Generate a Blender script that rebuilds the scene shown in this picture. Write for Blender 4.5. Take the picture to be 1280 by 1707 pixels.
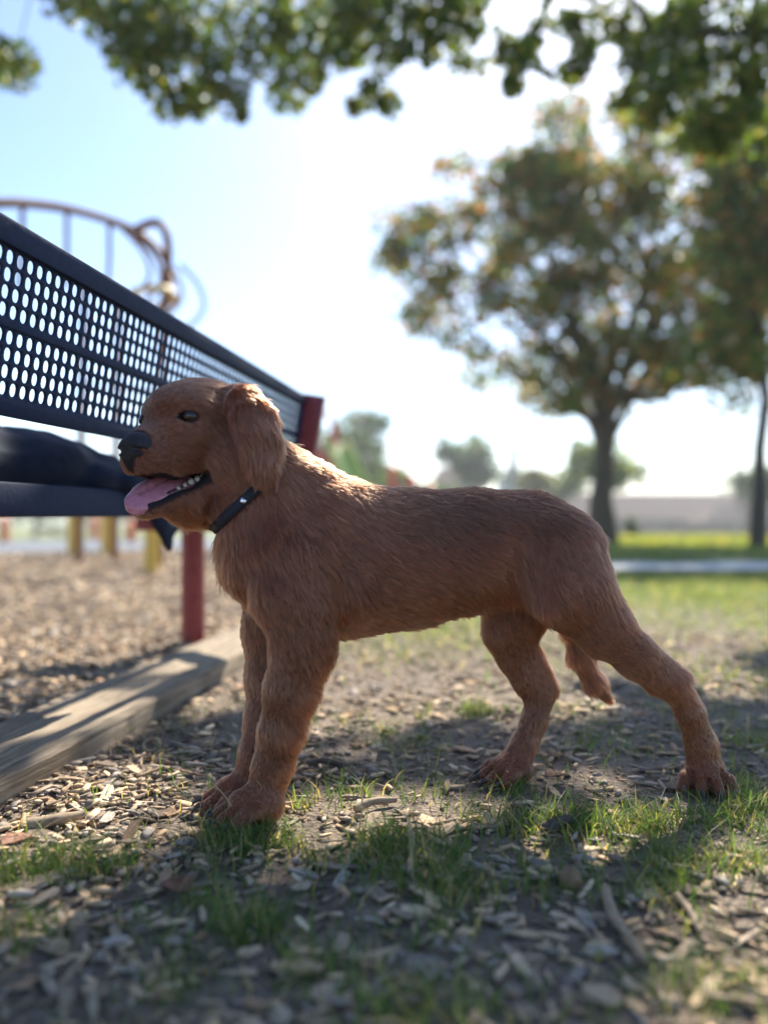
import bpy, bmesh, math, random
import numpy as np
from mathutils import Vector, Matrix, kdtree

for o in list(bpy.data.objects):
    bpy.data.objects.remove(o)
R = math.radians
rng = np.random.default_rng(7)
random.seed(7)
scene = bpy.context.scene
COL = scene.collection

# ---------------------------------------------------------------- camera
H = 0.42            # lens height above the ground
FPX = 1300.0        # focal length in pixels of the 1280x1707 photograph
HOR = 862.0         # row of the horizon
camd = bpy.data.cameras.new('camera')
cam = bpy.data.objects.new('camera', camd)
COL.objects.link(cam)
cam.location = (0, 0, H)
cam.rotation_euler = (R(90), 0, 0)
camd.sensor_fit = 'VERTICAL'
camd.sensor_height = 36.0
camd.lens = FPX / 1707 * 36
camd.shift_y = (HOR - 853.5) / 1707
camd.clip_start = 0.05
camd.clip_end = 3000
camd.dof.use_dof = True
camd.dof.focus_distance = 1.13
camd.dof.aperture_fstop = camd.lens / 21.0
scene.camera = cam

# ---------------------------------------------------------------- sky, sun, exposure
SUN_AZ, SUN_EL = 17.0, 41.0     # degrees right of straight ahead, above the horizon
world = bpy.data.worlds.new('World')
scene.world = world
world.use_nodes = True
wn = world.node_tree
sky = wn.nodes.new('ShaderNodeTexSky')
sky.sky_type = 'NISHITA'
sky.sun_disc = False
sky.sun_elevation = R(SUN_EL)
sky.sun_rotation = R(SUN_AZ)
sky.air_density = 1.0
sky.dust_density = 0.75
sky.ozone_density = 4.5
wn.links.new(sky.outputs[0], wn.nodes['Background'].inputs[0])
wn.nodes['Background'].inputs[1].default_value = 0.098
sd = bpy.data.lights.new('sun', 'SUN')
sd.energy = 5.0
sd.angle = R(0.55)
sd.color = (1.0, 0.93, 0.80)
sun = bpy.data.objects.new('sun', sd)
COL.objects.link(sun)
sun.rotation_euler = (R(90 - SUN_EL), 0, R(180 - SUN_AZ) - math.pi)
sunv = Vector((math.sin(R(SUN_AZ)) * math.cos(R(SUN_EL)), math.cos(R(SUN_AZ)) * math.cos(R(SUN_EL)), math.sin(R(SUN_EL))))
sun.rotation_euler = sunv.to_track_quat('Z', 'Y').to_euler()
vs = scene.view_settings
vs.view_transform = 'Standard'
vs.look = 'None'
vs.exposure = 1.38
vs.gamma = 1.0
vs.use_curve_mapping = False
scene.cycles.use_denoising = True
scene.cycles.max_bounces = 8
scene.cycles.transparent_max_bounces = 8
scene.cycles.caustics_reflective = False
scene.cycles.caustics_refractive = False
scene.cycles.sample_clamp_indirect = 6.0


# ---------------------------------------------------------------- helpers
def W(px, py, d):
    """a point seen at pixel (px, py) of the photograph at d metres of depth"""
    return np.array(((px - 640.0) / FPX * d, d, H - (py - HOR) / FPX * d))


def tag(o, label=None, cat=None, group=None, kind=None):
    if label: o['label'] = label
    if cat: o['category'] = cat
    if group: o['group'] = group
    if kind: o['kind'] = kind
    return o


def link(name, data, parent=None, loc=None):
    o = bpy.data.objects.new(name, data)
    COL.objects.link(o)
    if loc is not None:
        o.location = loc
    if parent is not None:
        o.parent = parent
        o.matrix_parent_inverse = Matrix.Identity(4)
        if loc is None:
            o.location = -Vector(parent.location) if parent.parent is None else -(Vector(parent.location) + Vector(parent.parent.location))
    return o


def empty(name, loc):
    o = bpy.data.objects.new(name, None)
    o.empty_display_size = 0.1
    COL.objects.link(o)
    o.location = loc
    return o


def mesh_np(name, verts, faces, mat=None, smooth=False):
    """faces: (n,3) or (n,4) array, or list of arrays"""
    me = bpy.data.meshes.new(name)
    verts = np.asarray(verts, dtype=np.float32)
    fl = faces if isinstance(faces, list) else [faces]
    fl = [np.asarray(f, dtype=np.int32) for f in fl if len(f)]
    me.vertices.add(len(verts))
    me.vertices.foreach_set('co', verts.ravel())
    tot = np.concatenate([np.full(len(f), f.shape[1], dtype=np.int32) for f in fl])
    idx = np.concatenate([f.ravel() for f in fl])
    st = np.concatenate(([0], np.cumsum(tot)[:-1])).astype(np.int32)
    me.loops.add(len(idx))
    me.loops.foreach_set('vertex_index', idx)
    me.polygons.add(len(tot))
    me.polygons.foreach_set('loop_start', st)
    me.polygons.foreach_set('loop_total', tot)
    if smooth:
        me.polygons.foreach_set('use_smooth', np.ones(len(tot), dtype=bool))
    me.update(calc_edges=True)
    me.validate()
    if mat is not None:
        me.materials.append(mat)
    return me


def col_attr(me, vals, name='tint'):
    a = me.color_attributes.new(name, 'FLOAT_COLOR', 'POINT')
    v = np.ones((len(me.vertices), 4), dtype=np.float32)
    v[:, :vals.shape[1]] = vals
    a.data.foreach_set('color', v.ravel())


class MB:
    """collects simple shapes; build() makes one mesh object"""
    def __init__(s): s.v, s.f, s.n = [], [], 0

    def add(s, v, f):
        s.f += [tuple(i + s.n for i in q) for q in f]
        s.v += [tuple(p) for p in v]
        s.n += len(v)
        return s

    def box(s, c, ex, ey, ez, bev=0.0):
        """box of half-vectors ex, ey, ez about c, with chamfered edges"""
        c, ex, ey, ez = (np.array(t, float) for t in (c, ex, ey, ez))
        if not bev:
            v = [c + i * ex + j * ey + k * ez for i in (-1, 1) for j in (-1, 1) for k in (-1, 1)]
            f = [(0, 1, 3, 2), (4, 6, 7, 5), (0, 4, 5, 1), (2, 3, 7, 6), (0, 2, 6, 4), (1, 5, 7, 3)]
            return s.add(v, f)
        bm = bmesh.new()
        vs_ = [bm.verts.new(tuple(c + i * ex + j * ey + k * ez)) for i in (-1, 1) for j in (-1, 1) for k in (-1, 1)]
        for q in [(0, 1, 3, 2), (4, 6, 7, 5), (0, 4, 5, 1), (2, 3, 7, 6), (0, 2, 6, 4), (1, 5, 7, 3)]:
            bm.faces.new([vs_[i] for i in q])
        bmesh.ops.bevel(bm, geom=list(bm.edges), offset=bev, segments=2, affect='EDGES', profile=0.6)
        bm.verts.index_update()
        s.add([v.co[:] for v in bm.verts], [[v.index for v in f.verts] for f in bm.faces])
        bm.free()
        return s

    def tube(s, pts, rad, seg=10, cap=True):
        pts = [np.array(p, float) for p in pts]
        n = len(pts)
        rad = [rad] * n if np.isscalar(rad) else rad
        v, f = [], []
        up = np.array((0, 0, 1.0))
        prev = None
        for i in range(n):
            t = pts[min(i + 1, n - 1)] - pts[max(i - 1, 0)]
            t /= np.linalg.norm(t) + 1e-9
            a = prev if prev is not None else (up if abs(t[2]) < .9 else np.array((1.0, 0, 0)))
            a = a - t * a.dot(t)
            a /= np.linalg.norm(a) + 1e-9
            b = np.cross(t, a)
            prev = a
            for k in range(seg):
                th = 2 * math.pi * k / seg
                v.append(pts[i] + rad[i] * (a * math.cos(th) + b * math.sin(th)))
        for i in range(n - 1):
            for k in range(seg):
                k2 = (k + 1) % seg
                f.append((i * seg + k, i * seg + k2, (i + 1) * seg + k2, (i + 1) * seg + k))
        if cap:
            f.append(tuple(range(seg))[::-1])
            f.append(tuple((n - 1) * seg + k for k in range(seg)))
        return s.add(v, f)

    def mesh(s, name, mat=None, smooth=False):
        me = bpy.data.meshes.new(name)
        me.from_pydata(s.v, [], s.f)
        if smooth:
            me.polygons.foreach_set('use_smooth', np.ones(len(me.polygons), dtype=bool))
            me.set_sharp_from_angle(angle=R(40))
        me.update()
        if mat is not None:
            me.materials.append(mat)
        return me

    def build(s, name, mat=None, parent=None, smooth=True):
        return link(name, s.mesh(name, mat, smooth), parent)


# signed-distance modelling: round cones and ellipsoids melted together, skinned by surface nets
class SDF:
    def __init__(s, lo, hi, h):
        s.lo = np.array(lo, float)
        s.h = h
        s.n = np.ceil((np.array(hi, float) - s.lo) / h).astype(int) + 1
        s.f = np.full(tuple(s.n), 1.0, dtype=np.float32)

    def region(s, lo, hi):
        i0 = np.clip(np.floor((np.array(lo) - s.lo) / s.h).astype(int), 0, s.n - 1)
        i1 = np.clip(np.ceil((np.array(hi) - s.lo) / s.h).astype(int) + 1, 1, s.n)
        sl = tuple(slice(a, b) for a, b in zip(i0, i1))
        g = [(s.lo[k] + s.h * np.arange(i0[k], i1[k])).astype(np.float32) for k in range(3)]
        return sl, np.meshgrid(*g, indexing='ij', sparse=True)

    def cone(s, a, b, ra, rb, k=0.02, axis=None, q=1.0, sub=False):
        """round cone a-b; along unit vector axis the shape is squeezed to q of its width"""
        a, b = np.array(a, float), np.array(b, float)
        m = max(ra, rb) + k + 0.02
        sl, (X, Y, Z) = s.region(np.minimum(a, b) - m, np.maximum(a, b) + m)
        if 0 in s.f[sl].shape: return
        px, py, pz = X - a[0], Y - a[1], Z - a[2]
        d = b - a
        L2 = max(d.dot(d), 1e-12)
        if axis is None or q == 1.0:
            t = np.clip((px * d[0] + py * d[1] + pz * d[2]) / L2, 0, 1)
            dist = np.sqrt((px - t * d[0]) ** 2 + (py - t * d[1]) ** 2 + (pz - t * d[2]) ** 2) - (ra + (rb - ra) * t)
        else:
            ax = np.array(axis, float); ax /= np.linalg.norm(ax)
            e = d.dot(ax)
            dd = d + ax * e * (1 / q - 1)
            sc = (px * ax[0] + py * ax[1] + pz * ax[2]) * (1 / q - 1)
            qx, qy, qz = px + ax[0] * sc, py + ax[1] * sc, pz + ax[2] * sc
            L2 = max(dd.dot(dd), 1e-12)
            t = np.clip((qx * dd[0] + qy * dd[1] + qz * dd[2]) / L2, 0, 1)
            rx, ry, rz = qx - t * dd[0], qy - t * dd[1], qz - t * dd[2]
            ln = np.sqrt(rx ** 2 + ry ** 2 + rz ** 2) + 1e-9
            g = (rx * ax[0] + ry * ax[1] + rz * ax[2]) / ln
            grad = np.sqrt(1 + g * g * (1 / q ** 2 - 1))
            dist = (ln - (ra + (rb - ra) * t)) / grad
        s.op(sl, dist, k, sub)

    def ell(s, c, ax, k=0.02, sub=False):
        """ellipsoid about c with three half-axis vectors"""
        c = np.array(c, float)
        A = np.array(ax, float)
        m = np.abs(A).sum(0) + k + 0.015
        sl, (X, Y, Z) = s.region(c - m, c + m)
        if 0 in s.f[sl].shape: return
        px, py, pz = X - c[0], Y - c[1], Z - c[2]
        k0 = 0; k1 = 0
        for v in A:
            l = np.linalg.norm(v)
            u = v / l
            w = (px * u[0] + py * u[1] + pz * u[2])
            k0 = k0 + (w / l) ** 2
            k1 = k1 + (w / l ** 2) ** 2
        k0 = np.sqrt(k0); k1 = np.sqrt(k1) + 1e-9
        s.op(sl, k0 * (k0 - 1) / k1, k, sub)

    def op(s, sl, dist, k, sub):
        f = s.f[sl]
        if sub:
            dist = -dist
            h = np.clip(.5 - .5 * (dist - f) / -k * -1, 0, 1) if False else np.clip(.5 + .5 * (dist - f) / k, 0, 1)
            s.f[sl] = f + (dist - f) * h + k * h * (1 - h)
        else:
            h = np.clip(.5 + .5 * (dist - f) / k, 0, 1)
            s.f[sl] = dist + (f - dist) * h - k * h * (1 - h)

    def val(s, p):
        """trilinear field value at points (n,3)"""
        g = (np.asarray(p) - s.lo) / s.h
        g = np.clip(g, 0, np.array(s.n) - 1.001)
        i = g.astype(int); w = g - i
        out = 0
        for dx in (0, 1):
            for dy in (0, 1):
                for dz in (0, 1):
                    ww = (w[:, 0] if dx else 1 - w[:, 0]) * (w[:, 1] if dy else 1 - w[:, 1]) * (w[:, 2] if dz else 1 - w[:, 2])
                    out = out + ww * s.f[i[:, 0] + dx, i[:, 1] + dy, i[:, 2] + dz]
        return out

    def skin(s, smooth=2):
        f = s.f
        ins = f < 0
        n = np.array(f.shape) - 1
        cnt = np.zeros(tuple(n), dtype=np.int8)
        for dx in (0, 1):
            for dy in (0, 1):
                for dz in (0, 1):
                    cnt += ins[dx:dx + n[0], dy:dy + n[1], dz:dz + n[2]]
        ci = np.argwhere((cnt > 0) & (cnt < 8))
        vid = np.full(tuple(n), -1, dtype=np.int32)
        vid[ci[:, 0], ci[:, 1], ci[:, 2]] = np.arange(len(ci))
        acc = np.zeros((len(ci), 3)); num = np.zeros(len(ci))
        corners = [(a, b, c) for a in (0, 1) for b in (0, 1) for c in (0, 1)]
        for p in corners:
            for k in range(3):
                if p[k] == 0:
                    q = list(p); q[k] = 1
                    fp = f[ci[:, 0] + p[0], ci[:, 1] + p[1], ci[:, 2] + p[2]]
                    fq = f[ci[:, 0] + q[0], ci[:, 1] + q[1], ci[:, 2] + q[2]]
                    m = (fp < 0) != (fq < 0)
                    t = np.where(m, fp / np.where(m, fp - fq, 1), 0)
                    e = np.tile(np.array(p, float), (len(ci), 1))
                    e[:, k] = t
                    acc += e * m[:, None]; num += m
        verts = s.lo + s.h * (ci + acc / num[:, None])
        quads = []
        for k in range(3):
            a = [slice(None)] * 3; b = [slice(None)] * 3
            a[k] = slice(0, -1); b[k] = slice(1, None)
            A, B = ins[tuple(a)], ins[tuple(b)]
            e = np.argwhere(A != B)
            k1, k2 = (k + 1) % 3, (k + 2) % 3
            ok = (e[:, k1] > 0) & (e[:, k2] > 0) & (e[:, k1] < n[k1]) & (e[:, k2] < n[k2])
            e = e[ok]
            fl = A[e[:, 0], e[:, 1], e[:, 2]]
            def at(o1, o2):
                c = e.copy(); c[:, k1] -= o1; c[:, k2] -= o2
                return vid[c[:, 0], c[:, 1], c[:, 2]]
            qd = np.stack([at(1, 1), at(0, 1), at(0, 0), at(1, 0)], 1)
            qd[~fl] = qd[~fl][:, ::-1]
            quads.append(qd)
        quads = np.concatenate(quads)
        for _ in range(smooth):
            sm = np.zeros_like(verts); c = np.zeros(len(verts))
            for i in range(4):
                j = (i + 1) % 4
                np.add.at(sm, quads[:, i], verts[quads[:, j]]); np.add.at(c, quads[:, i], 1)
                np.add.at(sm, quads[:, j], verts[quads[:, i]]); np.add.at(c, quads[:, j], 1)
            verts = verts * .5 + .5 * sm / np.maximum(c, 1)[:, None]
        return verts, quads


def vnoise(p, scale, seed=0):
    """smooth value noise, p (n,2 or 3) -> -1..1"""
    p = np.asarray(p, float) * scale
    i = np.floor(p).astype(np.int64); w = p - i
    w = w * w * (3 - 2 * w)
    D = p.shape[1]
    out = np.zeros(len(p))
    for c in range(2 ** D):
        o = np.array([(c >> k) & 1 for k in range(D)])
        q = i + o
        hsh = (q[:, 0] * 374761393 + q[:, 1] * 668265263 + (q[:, 2] * 2147483647 if D > 2 else 0) + seed * 974634777) & 0xffffffff
        hsh = ((hsh ^ (hsh >> 13)) * 1274126177) & 0xffffffff
        hsh = (hsh ^ (hsh >> 16)) & 0xffff
        out += (hsh / 32767.5 - 1) * np.prod(np.where(o, w, 1 - w), axis=1)
    return out


# materials
def nmat(name, base=(0.5, 0.5, 0.5), rough=0.6, metal=0.0, spec=None):
    m = bpy.data.materials.new(name)
    m.use_nodes = True
    b = m.node_tree.nodes['Principled BSDF']
    b.inputs['Base Color'].default_value = (*base, 1)
    b.inputs['Roughness'].default_value = rough
    b.inputs['Metallic'].default_value = metal
    if spec is not None:
        b.inputs['Specular IOR Level'].default_value = spec
    return m, m.node_tree, b


def noise_mat(name, c1, c2, scale=8.0, rough=0.7, bump=0.2, detail=6.0, stretch=None, c3=None, spec=None, metal=0.0, bdist=0.01):
    m, nt, b = nmat(name, c1, rough, metal, spec)
    tc = nt.nodes.new('ShaderNodeTexCoord')
    mp = nt.nodes.new('ShaderNodeMapping')
    if stretch: mp.inputs['Scale'].default_value = stretch
    nt.links.new(tc.outputs['Object'], mp.inputs[0])
    nz = nt.nodes.new('ShaderNodeTexNoise')
    nz.inputs['Scale'].default_value = scale
    nz.inputs['Detail'].default_value = detail
    nz.inputs['Roughness'].default_value = 0.62
    nt.links.new(mp.outputs[0], nz.inputs['Vector'])
    cr = nt.nodes.new('ShaderNodeValToRGB')
    cr.color_ramp.elements[0].position = 0.3
    cr.color_ramp.elements[0].color = (*c1, 1)
    cr.color_ramp.elements[1].position = 0.7
    cr.color_ramp.elements[1].color = (*c2, 1)
    if c3 is not None:
        e = cr.color_ramp.elements.new(0.5); e.color = (*c3, 1)
    nt.links.new(nz.outputs['Fac'], cr.inputs[0])
    nt.links.new(cr.outputs[0], b.inputs['Base Color'])
    if bump:
        bp = nt.nodes.new('ShaderNodeBump')
        bp.inputs['Strength'].default_value = bump
        bp.inputs['Distance'].default_value = bdist
        nt.links.new(nz.outputs['Fac'], bp.inputs['Height'])
        nt.links.new(bp.outputs[0], b.inputs['Normal'])
    return m


def tint_mat(name, rough=0.7, attr='tint', spec=None, translucent=0.0, bump=0.0, bscale=200):
    m, nt, b = nmat(name, (.5, .5, .5), rough, 0, spec)
    at = nt.nodes.new('ShaderNodeAttribute'); at.attribute_name = attr
    nt.links.new(at.outputs['Color'], b.inputs['Base Color'])
    if bump:
        nz = nt.nodes.new('ShaderNodeTexNoise'); nz.inputs['Scale'].default_value = bscale
        tc = nt.nodes.new('ShaderNodeTexCoord'); nt.links.new(tc.outputs['Object'], nz.inputs['Vector'])
        bp = nt.nodes.new('ShaderNodeBump'); bp.inputs['Strength'].default_value = bump; bp.inputs['Distance'].default_value = .003
        nt.links.new(nz.outputs['Fac'], bp.inputs['Height']); nt.links.new(bp.outputs[0], b.inputs['Normal'])
    if translucent:
        tr = nt.nodes.new('ShaderNodeBsdfTranslucent')
        gn = nt.nodes.new('ShaderNodeMix'); gn.data_type = 'RGBA'; gn.blend_type = 'MULTIPLY'; gn.inputs['Factor'].default_value = 1
        gn.inputs['B'].default_value = (2.0, 1.9, .9, 1)
        nt.links.new(at.outputs['Color'], gn.inputs['A']); nt.links.new(gn.outputs['Result'], tr.inputs['Color'])
        mx = nt.nodes.new('ShaderNodeMixShader'); mx.inputs[0].default_value = translucent
        nt.links.new(b.outputs[0], mx.inputs[1]); nt.links.new(tr.outputs[0], mx.inputs[2])
        nt.links.new(mx.outputs[0], nt.nodes['Material Output'].inputs['Surface'])
    return m

# ================================================================ the ground and what is laid on it
EX, EY = math.sin(R(9.1)), math.cos(R(9.1))          # the bench and the timber edging run this way


def SP(s, p, z=0.0):
    """along the bench line, across it (negative: away from the dog), height"""
    return np.array((EX * s + EY * p, EY * s - EX * p, z))


def ground_z(x, y):
    q = np.stack([x, y], 1)
    r = np.hypot(x, y)
    z = .006 * vnoise(q, 3.1, 31) + .0035 * vnoise(q, 9.0, 32) + .0016 * vnoise(q, 27, 33)
    z = z * np.clip(1.6 - r * .02, .3, 1) - .004
    z = z + .10 * np.clip((r - 3) / 9, 0, 1) * vnoise(q, .16, 34)
    return z - 2.1 * np.clip((r - 9) / 100, 0, 1)


def px_ground(px, py):
    d = H * FPX / (py - HOR)
    return (px - 640) / FPX * d, d


def blobs(x, y, lst):
    """soft ellipses given on the photo, laid on the ground"""
    out = np.zeros(len(x))
    for cx, cy, rx, ry, w in lst:
        gx, gy = px_ground(cx, cy)
        ax = rx / FPX * gy
        ay = abs(px_ground(cx, cy - ry)[1] - px_ground(cx, cy + ry)[1]) / 2
        out = np.maximum(out, w * np.exp(-(((x - gx) / ax) ** 2 + ((y - gy) / ay) ** 2) * .9))
    return out


GRASSB = [(430, 1395, 110, 28, 1), (90, 1460, 130, 40, .9), (250, 1440, 110, 35, .6), (440, 1540, 140, 60, .95), (420, 1640, 170, 60, .8), (640, 1430, 130, 40, .8), (860, 1430, 140, 50, .95), (740, 1480, 120, 50, .8),
          (700, 1545, 110, 30, .7), (950, 1370, 150, 35, .9), (1100, 1390, 130, 50, .9), (1240, 1350, 90, 60, .8), (1130, 1480, 90, 45, .8), (560, 1340, 70, 22, .55), (670, 1240, 70, 18, .7), (780, 1190, 60, 12, .6), (850, 1330, 60, 16, .5),
          (700, 1690, 160, 40, .6), (1010, 1660, 160, 45, .5), (1240, 1440, 90, 60, .7), (1230, 1225, 70, 22, .5), (960, 1255, 80, 18, .4), (1180, 1640, 120, 40, .4), (120, 1690, 160, 30, .6), (20, 1560, 90, 40, .5)]
CHIPB = [(200, 1330, 220, 70, 1), (90, 1400, 160, 50, 1), (330, 1270, 90, 30, .9), (560, 1370, 120, 26, .6), (330, 1440, 150, 40, .9), (100, 1570, 220, 70, 1), (260, 1620, 140, 60, .8), (330, 1500, 120, 40, .8), (720, 1590, 150, 60, 1),
         (900, 1380, 60, 20, .5), (780, 1390, 90, 26, .7), (640, 1500, 100, 40, .7), (980, 1560, 120, 50, .8), (1130, 1580, 150, 60, .7), (1000, 1690, 250, 50, .7), (600, 1650, 120, 60, .8), (800, 1260, 180, 35, .45), (640, 1180, 200, 35, .4), (1000, 1200, 200, 40, .35), (560, 1290, 120, 25, .5)]

# one sheet, fine close to the lens and wide towards the horizon
def axis_pts():
    a = [0.0]
    st = .012
    while a[-1] < 700:
        a.append(a[-1] + st)
        if a[-1] > 1.7: st *= 1.09
    return np.array(a)
ax_ = axis_pts()
gx_ = np.concatenate([-ax_[::-1][:-1], ax_])
gy_ = np.concatenate([-ax_[:60:4][::-1] * 3 - .05 + .45, [.44], .45 + ax_[1:]])
gy_ = np.unique(np.round(gy_, 5))
GXX, GYY = np.meshgrid(gx_, gy_, indexing='ij')
gxf, gyf = GXX.ravel(), GYY.ravel()
gz = ground_z(gxf, gyf)
nx_, ny_ = len(gx_), len(gy_)
ii = (np.arange(nx_ - 1)[:, None] * ny_ + np.arange(ny_ - 1)[None]).ravel()
gq = np.stack([ii, ii + ny_, ii + ny_ + 1, ii + 1], 1)
# soil, lawn and mulch as the ground's own colours
perp = gxf * EY - gyf * EX
q2 = np.stack([gxf, gyf], 1)
soil = np.array((.22, .175, .135)); mulch = np.array((.28, .21, .15)); lawn = np.array((.135, .155, .050)); dry = np.array((.30, .24, .135))
n1 = .5 + .5 * vnoise(q2, 1.1, 41); n2 = .5 + .5 * vnoise(q2, 4.0, 42)
lw = np.clip((gyf - 2.2 + 1.2 * (n1 - .5)) / 1.6, 0, 1) * (perp > -.73)
lw = np.maximum(lw, np.clip((gyf - 27) / 4, 0, 1))
gc = soil * (1 - lw[:, None]) + lawn * lw[:, None]
dm = np.clip(n1 * 1.4 + n2 * .5 - .85, 0, 1) * lw * np.clip(1.3 - gyf / 14, .15, 1)
gc = gc * (1 - .8 * dm[:, None]) + dry * .8 * dm[:, None]
mb = (perp < -.73) & (gyf < 9.4)
gc[mb] = mulch
me = mesh_np('ground', np.stack([gxf, gyf, gz], 1), gq, None, True)
col_attr(me, gc)
m_ground, nt, b = nmat('ground_soil', (.2, .2, .2), .95, 0, .15)
at = nt.nodes.new('ShaderNodeAttribute'); at.attribute_name = 'tint'
tcn = nt.nodes.new('ShaderNodeTexCoord')
nz = nt.nodes.new('ShaderNodeTexNoise'); nz.inputs['Scale'].default_value = 38; nz.inputs['Detail'].default_value = 9; nz.inputs['Roughness'].default_value = .7
nz2 = nt.nodes.new('ShaderNodeTexVoronoi'); nz2.inputs['Scale'].default_value = 130
nt.links.new(tcn.outputs['Object'], nz.inputs['Vector']); nt.links.new(tcn.outputs['Object'], nz2.inputs['Vector'])
rp = nt.nodes.new('ShaderNodeMapRange'); rp.inputs[1].default_value = .25; rp.inputs[2].default_value = .75; rp.inputs[3].default_value = .45; rp.inputs[4].default_value = 1.6
nt.links.new(nz.outputs['Fac'], rp.inputs[0])
mu = nt.nodes.new('ShaderNodeVectorMath'); mu.operation = 'SCALE'
nt.links.new(at.outputs['Color'], mu.inputs[0]); nt.links.new(rp.outputs[0], mu.inputs['Scale'])
nt.links.new(mu.outputs[0], b.inputs['Base Color'])
ad = nt.nodes.new('ShaderNodeMath'); ad.operation = 'MULTIPLY_ADD'; ad.inputs[1].default_value = .5
nt.links.new(nz2.outputs['Distance'], ad.inputs[0]); nt.links.new(nz.outputs['Fac'], ad.inputs[2])
bp = nt.nodes.new('ShaderNodeBump'); bp.inputs['Strength'].default_value = .9; bp.inputs['Distance'].default_value = .012
nt.links.new(ad.outputs[0], bp.inputs['Height']); nt.links.new(bp.outputs[0], b.inputs['Normal'])
me.materials.append(m_ground)
tag(link('ground', me), 'bare brown soil with worn grass running out to lawn', kind='structure')


def strip(name, pts_l, pts_r, mat, lift, n=24):
    """a band laid on the ground between two polylines"""
    v = []
    for a, b in zip(pts_l, pts_r):
        for k in range(n + 1):
            t = k / n
            v.append((a[0] * (1 - t) + b[0] * t, a[1] * (1 - t) + b[1] * t))
    v = np.array(v)
    z = ground_z(v[:, 0], v[:, 1]) + lift
    m = len(pts_l)
    i = (np.arange(m - 1)[:, None] * (n + 1) + np.arange(n)[None]).ravel()
    q = np.stack([i, i + 1, i + n + 2, i + n + 1], 1)
    return link(name, mesh_np(name, np.c_[v, z], q, mat, True))


# pale path across the lawn
m_path = noise_mat('path_concrete', (.55, .53, .50), (.66, .64, .60), 14, 1.0, .15, spec=.05)
xs = np.linspace(-.2, 26, 60)
tag(strip('path', [(x, 6.55 - .05 * x + .2 * math.sin(x * .35)) for x in xs], [(x, 5.72 - .05 * x + .2 * math.sin(x * .35)) for x in xs], m_path, .012, 6), 'pale concrete path crossing the lawn', kind='structure')
m_rub = noise_mat('safety_surface', (.15, .165, .19), (.21, .23, .26), 5, 1.0, .1, spec=.03)
ys = np.linspace(9.3, 27, 40)
tag(strip('play_surface', [(-40, y) for y in ys], [(EX / EY * y - .95, y) for y in ys], m_rub, .02, 30), 'blue-grey paved play surface beyond the mulch', kind='structure')

# ---------------------------------------------------------------- timber edging
m_tim, nt, b = nmat('weathered_timber', (.3, .25, .2), .85, 0, .25)
tcn = nt.nodes.new('ShaderNodeTexCoord'); mp = nt.nodes.new('ShaderNodeMapping'); mp.inputs['Scale'].default_value = (34, 1.4, 34)
nt.links.new(tcn.outputs['Object'], mp.inputs[0])
nz = nt.nodes.new('ShaderNodeTexNoise'); nz.inputs['Scale'].default_value = 3.2; nz.inputs['Detail'].default_value = 9; nz.inputs['Roughness'].default_value = .68; nz.inputs['Distortion'].default_value = .5
nt.links.new(mp.outputs[0], nz.inputs['Vector'])
nb = nt.nodes.new('ShaderNodeTexNoise'); nb.inputs['Scale'].default_value = 7; nb.inputs['Detail'].default_value = 5
nt.links.new(tcn.outputs['Object'], nb.inputs['Vector'])
cr = nt.nodes.new('ShaderNodeValToRGB')
for p_, c_ in ((.30, (.07, .055, .042, 1)), (.46, (.25, .19, .13, 1)), (.62, (.40, .32, .225, 1)), (.8, (.52, .43, .32, 1))):
    e = cr.color_ramp.elements.new(p_) if p_ not in (.30, .8) else cr.color_ramp.elements[0 if p_ == .30 else -1]
    e.position = p_; e.color = c_
nt.links.new(nz.outputs['Fac'], cr.inputs[0])
mxc = nt.nodes.new('ShaderNodeMix'); mxc.data_type = 'RGBA'; mxc.blend_type = 'MULTIPLY'; mxc.inputs['Factor'].default_value = .75
r2 = nt.nodes.new('ShaderNodeValToRGB'); r2.color_ramp.elements[0].position = .3; r2.color_ramp.elements[0].color = (.5, .5, .5, 1); r2.color_ramp.elements[1].position = .65
nt.links.new(nb.outputs['Fac'], r2.inputs[0])
nt.links.new(cr.outputs[0], mxc.inputs['A']); nt.links.new(r2.outputs[0], mxc.inputs['B'])
nt.links.new(mxc.outputs['Result'], b.inputs['Base Color'])
bp = nt.nodes.new('ShaderNodeBump'); bp.inputs['Strength'].default_value = .7; bp.inputs['Distance'].default_value = .004
nt.links.new(nz.outputs['Fac'], bp.inputs['Height']); nt.links.new(bp.outputs[0], b.inputs['Normal'])


def timber(s0, s1, label):
    bm = bmesh.new()
    L = s1 - s0
    n = int(L / .03)
    prof = [(-.1, -.03), (-.1, .034), (-.094, .041), (-.05, .0425), (0, .0415), (.05, .0425), (.094, .041), (.1, .034), (.1, -.03)]
    rows = []
    for i in range(n + 1):
        row = []
        for k, (a, z) in enumerate(prof):
            j = .0016 if 0 < k < 8 else .001
            wv = .0025 * math.sin(i * .11 + k * 1.7)
            row.append(bm.verts.new((a * 1.02 + random.uniform(-j, j) + (wv if k in (1, 7) else 0), i * L / n, z + (random.uniform(-j, j) if z > 0 else 0))))
        rows.append(row)
    for i in range(n):
        for k in range(len(prof) - 1):
            bm.faces.new((rows[i][k], rows[i][k + 1], rows[i + 1][k + 1], rows[i + 1][k]))
    bm.faces.new(rows[0]); bm.faces.new(rows[-1][::-1])
    bmesh.ops.recalc_face_normals(bm, faces=bm.faces)
    me = bpy.data.meshes.new('edging_timber'); bm.to_mesh(me); bm.free()
    me.polygons.foreach_set('use_smooth', np.ones(len(me.polygons), dtype=bool)); me.set_sharp_from_angle(angle=R(50))
    me.materials.append(m_tim)
    o = link('edging_timber', me, None, tuple(SP(s0, -.832, 0)))
    o.rotation_euler = (0, 0, -R(9.1))
    return tag(o, label, 'timber', 'timbers edging the mulch')
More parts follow.
